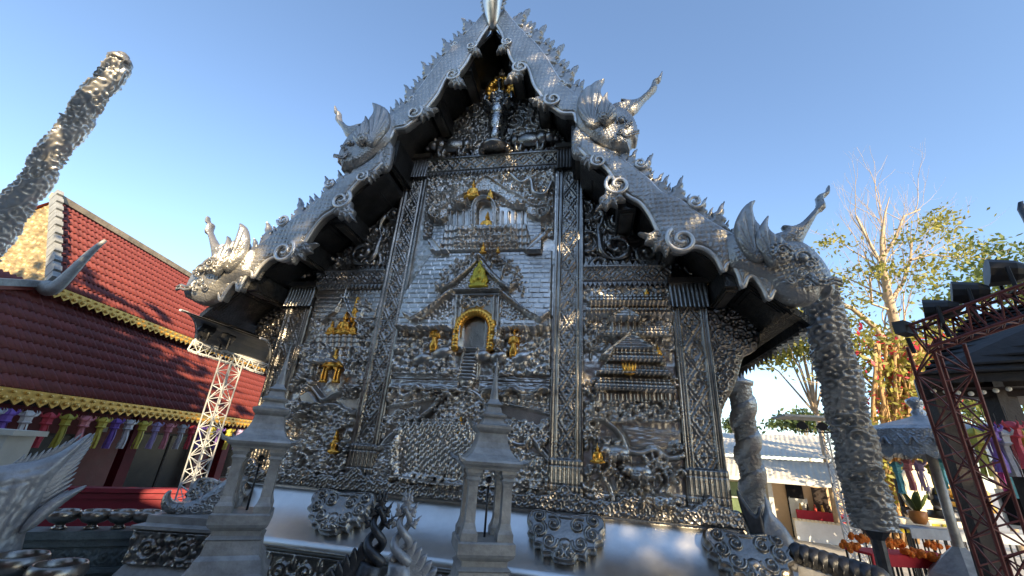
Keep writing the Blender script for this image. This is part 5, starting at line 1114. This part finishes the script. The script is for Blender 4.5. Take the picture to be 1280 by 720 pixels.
zr = float(pd(960, 543, np.dot(OA-CAM, CF)*1.05)[2])
corr('upper_roof', -8, LO*.98, -.8, zr-1.0, -5.5, zr+.3); corr('canopy_roof', -8, LO*.98, 1.0, zr-2.0, -1.0, zr-1.15); ob('roof_fascia', -8, LO*.98, .98, 1.02, zr-2.16, zr-2.0, WHT)
# things before the office
def at_s(u, v, d): return pd(u, v, d)
def gpt(u, v, up_=0.0): return pz(u, v, 0.0)
q = gpt(1006, 673); bd = thing('notice_board', 'white and blue standing notice board before the office door', 'sign', (q[0], q[1], 0), -facing(q)); MB().box((0, 0, .85), (.75, .05, 1.6)).build('panel', mk('white_board', (.70, .76, .80), .5, 0, .05, 2), bd); MB().box((0, -.03, .35), (.70, .02, .35)).build('blue_print', mk('blue_print', (.12, .35, .55), .5), bd)
for x in (-.33, .33): MB().tube([(x, 0, 0), (x, 0, 1.7)], .02, 6).build('leg', WHT, bd)
q = gpt(1042, 680); tb = thing('stall_table', 'long table under white cloth with red top before the office', 'table', (q[0], q[1], 0), -facing(q)+.15); MB().box((0, 0, .40), (2.7, .8, .78)).build('white_cloth', mk('white_cloth', (.72, .74, .78), .8, 0, .06, 4, .3, 6), tb)
b = MB()
for i in range(18): b.box((-1.3+i*.153, -.42, .83), (.075, .05, .10))
b.box((0, 0, .82), (2.72, .82, .05)); b.build('scalloped_runner', mk('cream_runner', (.75, .66, .5), .8), tb)
b = MB(); b.box((-.1, .3, 1.02), (2.1, .3, .36)); o = b.build('display_box', mk('crimson_cloth', (.42, .02, .05), .7, 0, .1, 4)); o.parent = tb
for k in range(7):
    o = MB().lathe([(.05, 0), (.07, .05), (.055, .16), (.03, .2), (.045, .26), (.01, .3)], n=8).build('offering_jar', [GPAINT, DARKW, mk('jar_red', (.4, .05, .04), .4)][k % 3]); oo = np.array([math.cos(tb.rotation_euler[2]), math.sin(tb.rotation_euler[2])])*(-.95+k*.28); o.location = (q[0]+oo[0]*1-.3*math.sin(tb.rotation_euler[2]), q[1]+oo[1]+.3, 1.19)
    tag(o, ['small gold offering jar on the crimson display box', 'small dark offering jar on the crimson display box', 'small red offering jar on the crimson display box'][k % 3], 'jar', 'offering jars on the crimson box')
q = gpt(985, 668); sg_ = thing('stool', 'small red and wood stool beside the notice board', 'stool', (q[0], q[1], 0)); MB().box((0, 0, .42), (.4, .4, .05)).build('seat', mk('stool_red', (.5, .03, .05), .6), sg_)
for x in (-.16, .16):
    for y in (-.16, .16): MB().box((x, y, .2), (.04, .04, .4)).build('leg', mk('tan_wood', (.4, .25, .12), .6), sg_)
# second white mast by the office
g0 = gpt(1068, 700); q1 = pd(1036, 535, 11.5); q0 = pd(1060, 640, 11.5); up = (q1-q0)/(q1[2]-q0[2]); g0 = q0-up*q0[2]; o0 = Vector(g0)
t = thing('lighting_mast', 'white lattice mast with flat roofed light rack near the office', 'mast', (g0[0], g0[1], 0)); b = MB(); lattice(b, (0, 0, 0), Vector(q1)-o0, .32, 16, .025); b.build('mast', WHT, t); tpv = Vector(q1)-o0
MB().box(tuple(tpv+Vector((-.3, 0, .25))), (1.9, .9, .06)).build('rack_roof', GRP, t)
for k in range(3): b = MB(); spot(b, tpv+Vector((-.8+.5*k, -.3, .02)), (-.4, -.8, -.3), .11, .2); b.build('floodlight', BLK, t)
# ------------------------------------------------------------------ big sparse tree, vines and neighbours
q = pd(1150, 600, 17.0); base = (float(q[0]), float(q[1]), 0.0); t = thing('sparse_tree', 'tall pale-barked tree with thin bare twigs and few yellow leaves', 'tree', base); rg = np.random.default_rng(21); segs = []; tips = []
def wp(u, v, d=17.0): return Vector(pd(u, v, d))-Vector(base)
main = [wp(1150, 640), wp(1146, 560), wp(1138, 500), wp(1125, 430), wp(1110, 370), wp(1104, 335), wp(1102, 300), wp(1106, 268), wp(1112, 246)]; segs.append((main, [.30, .27, .24, .20, .16, .11, .07, .035, .012]))
limbs = [([(1140, 510), (1120, 450), (1095, 410), (1065, 385), (1030, 375), (1000, 380)], .15), ([(1138, 500), (1105, 460), (1070, 440), (1040, 420)], .10), ([(1112, 378), (1128, 355), (1138, 325), (1140, 300)], .09), ([(1104, 335), (1085, 300), (1070, 270)], .07), ([(1103, 325), (1120, 295), (1130, 270), (1150, 262)], .06), ([(1138, 325), (1165, 318), (1195, 322)], .05), ([(1144, 540), (1110, 500), (1080, 470), (1055, 470)], .08), ([(1148, 560), (1165, 520), (1175, 480)], .08), ([(1125, 430), (1120, 390), (1090, 380), (1087, 345)], .07)]
for L, r_ in limbs:
    dz = rg.uniform(-1.5, 1.5); P = [wp(u, v, 17+dz*i/len(L)) for i, (u, v) in enumerate(L)]; segs.append((P, [r_*(1-.6*i/len(P)) for i in range(len(P))]))
    for k in range(7):
        i = rg.integers(1, len(P)); p0 = P[i-1]+(P[i]-P[i-1])*rg.uniform(0, 1); d_ = (P[i]-P[i-1]).normalized(); grow(p0, (d_+Vector(rg.normal(0, .5, 3))+Vector((0, 0, .5))), rg.uniform(.9, 1.7), r_*.30, 2, rg, segs, tips, .40, .30, (2, 3))
for k in range(16):
    f = rg.uniform(.5, 1); i = min(5, int(f*6)); p0 = main[i]; grow(p0, Vector((rg.normal(0, .45), rg.normal(0, .45), 1.0)), rg.uniform(1.6, 2.6), .045, 2, rg, segs, tips, .35, .35, (2, 3))
b = MB()
for pts, rad in segs: b.tube(pts, rad, 8 if rad[0] > .1 else 4, cap=False)
b.build('trunk', BARK, t, True)
clus = [tuple(wp(u+rg.normal(0, 7), v+rg.normal(0, 4), 17+rg.normal(0, .6))) for u, v in ((1085, 335), (1100, 338), (1118, 340), (1050, 345), (1045, 360), (1160, 328), (1200, 320), (1212, 312), (1175, 283), (1185, 290), (1165, 272), (1040, 305), (1005, 390), (1020, 400), (1060, 400), (1075, 375), (1150, 350), (1090, 420), (1070, 440), (1110, 460), (1160, 500), (1170, 470), (1100, 490), (1060, 460), (1040, 430), (1130, 300)) for _ in range(5)]
lowt = [p for p in tips if p[2] < 9.6]; k_ = rg.permutation(len(lowt))[:int(len(lowt)*.8)]; obj('crown', leaves([lowt[i] for i in k_]+clus*4, (.34, .34, .20), 5200, .092, 5, .6), LEAFY, t)
def leafy(name, label, u, v, d, rad, n, size, lm, seed, group, ztop=None, cat='tree'):
    q = pd(u, v, d); t = thing(name, label, cat, (q[0], q[1], 0), 0, group); rg = np.random.default_rng(seed); zc = float(q[2]); cl = []; b = MB()
    b.tube([(0, 0, 0), (.1, .05, zc*.5), (0, 0, zc)], [.16, .12, .05], 7)
    for k in range(26):
        v_ = rg.normal(0, 1, 3); v_ /= np.linalg.norm(v_); p_ = v_*np.array(rad)*rg.uniform(.3, 1.0); cl.append((p_[0], p_[1], zc+p_[2]))
        if k % 3 == 0: b.tube([(0, 0, zc*.6), (p_[0]*.5, p_[1]*.5, zc*.85+p_[2]*.4), cl[-1]], [.06, .035, .012], 5)
    b.build('trunk', BARK, t, True); obj('crown', leaves(cl, (rad[0]*.2, rad[1]*.2, rad[2]*.2), n, size, seed, .7), lm, t); return t
G = 'trees beyond the plaza'
leafy('background_tree', 'yellow-green tree behind the thick carved column', 1000, 425, 21, (3.2, 2.2, 1.9), 1700, .17, LEAFY, 71, G)
leafy('background_tree', 'round dark green tree above the office roof', 1003, 528, 40, (3.0, 2, 1.3), 1500, .24, LEAFD, 72, G)
leafy('background_tree', 'airy green tree behind the row of spotlights', 1262, 350, 22, (3.6, 2.2, 2.3), 1800, .18, LEAFG, 73, G)
leafy('background_tree', 'light green tree behind the red truss', 1190, 440, 23, (3.2, 2.2, 2.2), 1500, .19, LEAFY, 74, G)
leafy('background_tree', 'leafy green tree over the silver parasol', 1230, 500, 20, (2.6, 1.8, 1.7), 1700, .17, LEAFG, 75, G)
leafy('background_tree', 'small treetop showing over the office roof ridge', 918, 535, 44, (1.8, 1.2, .8), 500, .24, LEAFD, 76, G)
# hanging vines and red flowering climber on the trunk
q = pd(1125, 540, 15.5); t = thing('flowering_climber', 'tangled climber with red flowers and hanging roots', 'plant', (q[0], q[1], 0)); rg = np.random.default_rng(31); b = MB(); cl = []
for k in range(46):
    u0, u1 = rg.uniform(1085, 1165), rg.uniform(1080, 1170); P = [Vector(pd(u0+(u1-u0)*f+6*math.sin(f*7+k), 430+250*f, 15.5+rg.uniform(-.4, .4)))-Vector((q[0], q[1], 0)) for f in np.linspace(0, 1, 9)]; b.tube(P, [rg.uniform(.02, .07)]*9, 5); cl += [tuple(P[i]) for i in range(0, 7)]
b.build('hanging_roots', mk('tan_root', (.42, .27, .13), .85, 0, .35, 4, .5, 20), t, True); obj('foliage', leaves(cl, (.45, .35, .3), 2600, .13, 32, .7), LEAFY, t); obj('flowers', leaves([c for c in cl if c[2] > 4.2], (.6, .4, .35), 420, .11, 33, 1), PETAL, t)['kind'] = 'stuff'
# ------------------------------------------------------------------ silver parasol with lanterns
q = pd(1160, 556, 7.8); t = thing('silver_parasol', 'silver ceremonial parasol on a post with faceted pyramid foot', 'parasol', (q[0], q[1], 0)); zc = float(q[2]); PS = mk('parasol_silver', (.42, .44, .46), .45, .8, .3, 6, .7, 26, 'voronoi', dist=.02)
n = 60; V = []; F = []
for rr, z in ((.12, zc+.52), (.5, zc+.40), (.92, zc+.28), (1.02, zc+.22), (1.05, zc+.0), (1.06, zc-.22)):
    for j in range(n):
        a = 2*math.pi*j/n; zz = z-(.08*(j % 3 == 1) if z < zc-.2 else 0); V.append((rr*math.cos(a), rr*math.sin(a), zz))
for i in range(5):
    for j in range(n): F.append((i*n+j, (i+1)*n+j, (i+1)*n+(j+1) % n, i*n+(j+1) % n))
b = MB(); b.raw(V, F); b.build('canopy', PS, t); MB().lathe([(.16, zc+.42), (.20, zc+.46), (.15, zc+.52), (.10, zc+.54), (.12, zc+.60), (.08, zc+.66), (.13, zc+.76), (.15, zc+.78), (.15, zc+.84), (.04, zc+.9)], n=16).build('finial', PS, t, True)
b = MB(); lf = inflate([(a*.30, c*.24) for a, c in FL], .02, .02, .01)
for j in range(16):
    a = 2*math.pi*j/16; b.tube([(1.07*math.cos(a+o_), 1.07*math.sin(a+o_), zc+.0+.08*math.sin(o_*40)) for o_ in np.linspace(-.13, .13, 8)], .025, 5, False)
b.build('relief_band', PS, t, True)
zf = float(pd(1204, 682, 7.5)[2]); MB().tube([(0, 0, 0), (0, 0, zc+.5)], .075, 12).build('pole', GREYP, t, True); MB().lathe([(.66, 0), (.66, zf-.62), (.55, zf-.40), (.09, zf+.02)], n=6).build('foot', GREYP, t)
for k, (u, v, c) in enumerate(((1122, 578, 'cyan'), (1135, 575, 'pink'), (1150, 576, 'lilac'), (1166, 580, 'olive'), (1177, 574, 'cyan'), (1193, 586, 'magenta'), (1205, 574, 'pink'), (1186, 570, 'purple'))):
    p_ = pd(u, v+12, 7.7+.12*k); lantern(p_-np.array([0, 0, .1]), c, .62, f'{CN[c]} paper lantern under the silver parasol' + (' rim, ' if True else '') + ['at its end', 'next to the lilac one', 'next to the pink one', 'by the pole', 'before the pole', 'beside the red truss', 'behind the red truss', 'between pole and truss'][k], 'paper lanterns under the silver parasol', k*.4, .2)
# ------------------------------------------------------------------ offerings under the parasol
def offering_table(u0, u1, v, d, h, label, cloth):
    a, c = pd(u0, v, d), pd(u1, v, d*1.03); m_ = (a+c)/2; z = float(m_[2]); L_ = float(np.linalg.norm(c-a)); t = thing('offering_table', label, 'table', (m_[0], m_[1], 0), math.atan2(c[1]-a[1], c[0]-a[0])); MB().box((0, 0, z-.02), (L_, .6, .04)).build('top', cloth, t)
    b = MB(); b.box((0, -.31, z-.10), (L_, .02, .18)); b.build('skirt', cloth, t)
    for i in range(8):
        for y in (-.27, .27): MB().tube([(-L_/2+.06+(L_-.12)*i/7, y, 0), (-L_/2+.06+(L_-.12)*i/7, y, z-.03)], .018, 5).build('leg', BLK, t)
    return t, m_, z, L_
RC = mk('scarlet_cloth', (.60, .03, .04), .75, 0, .12, 5, .2, 12); offering_table(1070, 1180, 690, 7.6, .8, 'offering table with scarlet skirt and thin black legs', RC)
offering_table(1120, 1285, 662, 8.6, .8, 'grey draped offering table under the silver parasol', mk('grey_drape', (.30, .32, .35), .6, 0, .2, 5, .3, 8)); offering_table(1085, 1215, 648, 9.6, .9, 'rear offering shelf carrying yellow cards', CREAM)
ORG = mk('marigold', (.80, .20, .02), .8, 0, .25, 20, .6, 60, rvar=.02); YEL = mk('yellow_card', (.85, .68, .06), .6, 0, .05, 4)
rg = np.random.default_rng(41)
for k, (u, v, d) in enumerate(((1072, 672, 7.6), (1100, 676, 7.6), (1113, 678, 7.5), (1125, 679, 7.7), (1142, 692, 7.4), (1160, 696, 7.4), (1176, 698, 7.4), (1163, 682, 8.2), (1234, 692, 8.0), (1237, 708, 7.2), (1068, 683, 7.4), (1150, 690, 7.8))):
    q = pd(u, v, d); b = MB()
    for i in range(9): b.ball((rg.normal(0, .085), rg.normal(0, .05), rg.normal(0, .03)), .055, 6)
    o = b.build('marigold_garland', ORG); o.location = [float(x) for x in q]; tag(o, 'orange marigold garland heaped on an offering table', 'garland', 'marigold garlands on the offering tables')
for k, u in enumerate((1124, 1138, 1153, 1170, 1183)):
    q = pd(u, 659+k*.8, 9.4); o = MB().box((0, 0, 0), (.20, .03, .22)).build('yellow_card', YEL); o.location = [float(x) for x in q]; o.rotation_euler = (.2, 0, .1*k); tag(o, 'small yellow card standing on the rear offering shelf', 'card', 'yellow cards on the offering shelf')
q = pd(1158, 615, 9.8); o = MB().lathe([(.02, -.06), (.55, -.06), (.60, -.03), (.60, .03), (.55, .06), (.02, .06)], n=32).build('round_drum', mk('cream_drumskin', (.70, .62, .45), .7, 0, .1, 3), None, False); o.location = [float(x) for x in q]; o.rotation_euler = (R(88), 0, .1); tag(o, 'pale round gong disc behind the offerings', 'gong')
b = MB(); b.box((0, 0, -.4), (1.1, .08, .08)); 
for x in (-.5, .5): b.box((x, .08, -q[2]/2+.2), (.07, .07, q[2]+.1))
o = b.build('gong_stand', DARKW); o.location = [float(x) for x in q]+np.array([0, .06, 0]); tag(o, 'dark timber stand behind the pale gong', 'stand')
# grey seated statue with raised arm, gold seated statue
def body(name, label, q, sc, mat, pose):
    t = thing(name, label, 'statue', q); t.scale = (sc,)*3; b = MB()
    if pose == 'sit':
        b.ball((0, 0, .15), (.42, .30, .16), 14); b.ball((0, .02, .50), (.21, .16, .32), 14); b.ball((0, .02, .70), (.27, .13, .11), 14); b.ball((0, 0, .98), (.11, .12, .14), 14); b.ball((0, 0, 1.13), .06, 10); b.tube([(0, 0, .78), (0, 0, .9)], .06, 10)
        for s_ in (-1, 1): b.tube([(s_*.25, .02, .70), (s_*.32, -.02, .48), (s_*.22, -.16, .30), (s_*.03, -.24, .27)], [.075, .065, .055, .05], 10); b.tube([(s_*.12, 0, .14), (s_*.40, -.12, .13), (s_*.2, -.28, .12), (-s_*.1, -.28, .12)], [.13, .12, .09, .06], 10)
    else:
        b.ball((0, 0, .3), (.30, .26, .30), 14); b.ball((0, -.02, .62), (.20, .18, .2), 14); b.tube([(0, -.1, .62), (-.1, -.3, .5), (-.2, -.34, .32)], [.09, .06, .03], 10)
        for s_ in (-1, 1): b.ball((s_*.24, 0, .66), (.13, .03, .15), 10); b.tube([(s_*.25, 0, .45), (s_*.4, -.1, .4), (s_*.42, -.14, .62)], [.08, .065, .05], 8); b.tube([(s_*.15, -.05, .1), (s_*.36, -.2, .1), (s_*.1, -.28, .08)], [.12, .1, .07], 8)
    b.build('body', mat, t, True); MB().lathe([(.48, -.22), (.5, -.1), (.44, -.04), (.46, .02), (.3, .05)], n=20).build('pedestal', mat, t, True); return t
body('seated_statue', 'dull gold seated statue behind the offering tables', pd(1205, 625, 9.6), 1.0, GPAINT, 'sit'); body('seated_statue', 'dark grey round seated statue by the pale gong', pd(1180, 640, 9.0), .62, DARKP, 'el')
q = pd(1150, 655, 8.9); t = thing('potted_plant', 'orange pot with broad green leaves among the offerings', 'plant', q); MB().lathe([(.10, 0), (.16, .1), (.17, .24), (.14, .26)], n=14).build('pot', mk('orange_glaze', (.55, .20, .04), .4), t, True)
for k in range(9):
    a = k*.7; o_ = obj('leaf', inflate(spline([(0, 0), (.05, .12), (.075, .28), (.03, .46), (0, .5), (-.05, .4), (-.07, .2), (-.03, .06)], 3, True), .02, .006, .003), LEAFG, t, True); o_.location = (0, 0, .2); o_.rotation_euler = (.4+.1*(k % 3), .3*math.sin(k), a)
# ------------------------------------------------------------------ red lattice tower, boom and spotlights
REDM = mk('oxide_red_steel', (.13, .030, .026), .55, .2, .3, 6, .2, 30); q0 = pd(1262, 720, 4.3); q1 = pd(1168, 432, 4.3); up = (q1-q0)/(q1[2]-q0[2]); g0 = q0-up*q0[2]; o0 = Vector(g0)
t = thing('lattice_tower', 'oxide red lattice tower with boom carrying spotlights', 'tower', (g0[0], g0[1], 0)); b = MB(); lattice(b, (0, 0, 0), Vector(q1)-o0, .30, 15, .017); b.build('mast', REDM, t)
a0, a1 = Vector(pd(1148, 424, 4.25))-o0, Vector(pd(1400, 338, 3.5))-o0; b = MB(); lattice(b, a0, a1, .26, 12, .016); b.build('boom', REDM, t)
for k, (u, v, d, aim, r_) in enumerate(((1131, 411, 4.3, (-.6, .6, .35), .085), (1172, 387, 4.2, (-.75, .5, .1), .11), (1208, 366, 4.15, (-.75, .45, .15), .12), (1253, 341, 4.05, (-.8, .4, .15), .14))):
    c_ = Vector(pd(u, v, d))-o0; b = MB()
    if k: spot(b, c_, aim, r_, .26)
    else:
        m_ = Matrix.Rotation(.5, 3, 'Z'); b.box(tuple(c_), (.22, .10, .13), .6)
    b.tube([c_-Vector((0, 0, r_*1.2)), c_-Vector((-.02, 0, r_*1.2+.16))], .02, 6); L_ = b.build('spotlight', BLK, t)
# dark pavilion
DT = mk('black_shingle', (.022, .021, .022), .75, 0, .3, 6, .5, 12); t = thing('dark_pavilion', 'dark timber pavilion with shingled roof behind the red truss', 'pavilion', (0, 0, 0))
e0, e1 = pd(1150, 470, 6.2), pd(1330, 540, 5.2); h0, h1 = pd(1215, 395, 8.0), pd(1420, 330, 6.2); zmin = min(e0[2], e1[2]); e1[2] = e0[2]; h1[2] = h0[2]
b = MB(); b.raw([tuple(e0), tuple(e1), tuple(h1), tuple(h0)]+[(x, y, z-.12) for x, y, z in (e0, e1, h1, h0)], [(0, 1, 2, 3), (7, 6, 5, 4), (0, 4, 5, 1), (1, 5, 6, 2), (2, 6, 7, 3), (3, 7, 4, 0)]); RFp = b.build('roof', DT, t)
for j in range(12):
    f0 = j/12; b = MB(); P0 = e0+(h0-e0)*f0; P1 = e1+(h1-e1)*f0; b.beam((P0[0], P0[1], P0[2]+.03), (P1[0], P1[1], P1[2]+.03), .16, .03); b.build('shingle_course', DT, RFp)
ea = (e1-e0)/np.linalg.norm(e1-e0)
for f in (.18, .75): P = e0+(e1-e0)*f+np.array([.3, .6, 0]); MB().beam((P[0], P[1], 0), (P[0], P[1], P[2]+.1), .24, .24).build('post', DARKW, t)
b = MB(); c0, c1 = e0+np.array([.3, .6, -.1]), e1+np.array([.3, .6, -.1]); b.beam(tuple(c0), tuple(c1), .2, .3); b.build('tie_beam', DARKW, t)
d0 = h0-e0; b = MB(); b.raw([tuple(e0+np.array([.1, .2, -.16])), tuple(e1+np.array([.1, .2, -.16])), tuple(e1+d0+np.array([0, 0, -d0[2]-.1])), tuple(e0+d0+np.array([0, 0, -d0[2]-.1]))], [(0, 1, 2, 3)]); b.build('ceiling', DARKW, t)
MB().beam(tuple(pd(1255, 585, 5.8)), tuple(pd(1340, 590, 5.4)), .12, .22).build('rail', REDM, t)
cu = e0+(e1-e0)*.1
for k in range(7):
    q = e0+(e1-e0)*(.12+.11*k)+np.array([.12, .25, -.24+.06*abs(k-3)*.3]); o = MB().ball((0, 0, 0), .035, 8).build('string_bulb', mk('bulb_glass', (.8, .78, .7), .2) if k == 0 else bpy.data.materials['bulb_glass']); o.location = [float(x) for x in q]; tag(o, 'small pale bulb strung under the dark pavilion eave', 'bulb', 'string bulbs under the pavilion eave')
for k, (u, v, c) in enumerate(((1222, 545, 'olive'), (1240, 540, 'purple'), (1255, 545, 'grey'), (1268, 536, 'red'), (1284, 548, 'yellow'), (1250, 578, 'magenta'), (1262, 586, 'cyan'))):
    big = k < 5; q = pd(u, v+10, 5.0 if big else 6.6); lantern(q-np.array([0, 0, .1]), c, .62 if big else .5, f'{CN[c]} paper lantern hanging beside the red lattice tower' + (' at the pavilion eave' if big else ' further back'), 'paper lanterns at the dark pavilion', k*.5, .3)
q = pd(1275, 637, 7.0); t = thing('tablet_sign', 'white framed information panel behind the red tower', 'sign', (q[0], q[1], 0), -.5); MB().box((0, 0, q[2]), (.45, .04, .62)).build('frame', WHT, t); MB().box((0, -.025, q[2]), (.36, .02, .5)).build('screen', BLACKG, t); MB().tube([(0, 0.03, 0), (0, .03, q[2])], .03, 6).build('post', WHT, t)
# ------------------------------------------------------------------ naga fins and ridged rail at the temple corner
q = pd(962, 690, 5.3); t = thing('naga_fin_pair', 'dark and silver pointed naga fins at the temple corner', 'ornament', q, -facing(q)); s = 5.3/FPX
def lf_(L): return [((u-962)*s, (690-v)*s) for u, v in L]
obj('dark_fin', inflate(spline(lf_([(934, 622), (942, 636), (952, 650), (958, 640), (962, 668), (966, 700), (950, 700), (942, 668), (936, 645)]), 3, True), .012, .05, .02), DARKP, t, True); obj('silver_fin', inflate(spline(lf_([(966, 626), (972, 646), (984, 662), (994, 684), (997, 706), (960, 702), (950, 672), (958, 655), (964, 640)]), 3, True), .012, .09, .03, .12, lambda X, Z, D: .012*vnoise(X, Z, .07)), WHITES, t, True).location = (0, .06, 0); MB().box((0, .1, -.62), (.45, .3, .95)).build('base', SILV, t)
q0, q1 = pd(990, 694, 5.2), pd(1105, 730, 4.6); t = thing('scaled_rail', 'dark ridged naga body rail at the temple corner', 'rail', (0, 0, 0)); b = MB(); P = [q0+(q1-q0)*f+np.array([0, 0, .035*abs(math.sin(f*math.pi*9))]) for f in np.linspace(0, 1, 73)]; b.tube(P, [.10+.035*abs(math.sin(f*math.pi*9)) for f in np.linspace(0, 1, 73)], 12); b.build('rail_body', DARKP, t, True); MB().beam((q0[0], q0[1], float(q0[2])/2-.05), (q1[0], q1[1], float(q1[2])/2-.05), .14, float(q0[2]+q1[2])/2).build('rail_wall', GREYP, t)
# tip of another roof finial far right
q = pd(1280, 258, 9.0); t = thing('roof_finial', 'dark curled roof finial at the pavilion ridge', 'finial', q); MB().tube([(0, 0, -1.5), (-.02, 0, -.3), (-.06, 0, -.05), (-.03, 0, .1), (.03, 0, .14)], [.12, .09, .07, .04, .01], 8).build('horn', DARKP, t, True); MB().lathe([(.2, -1.7), (.22, -1.5), (.1, -1.4)], n=10).build('foot', DARKP, t)
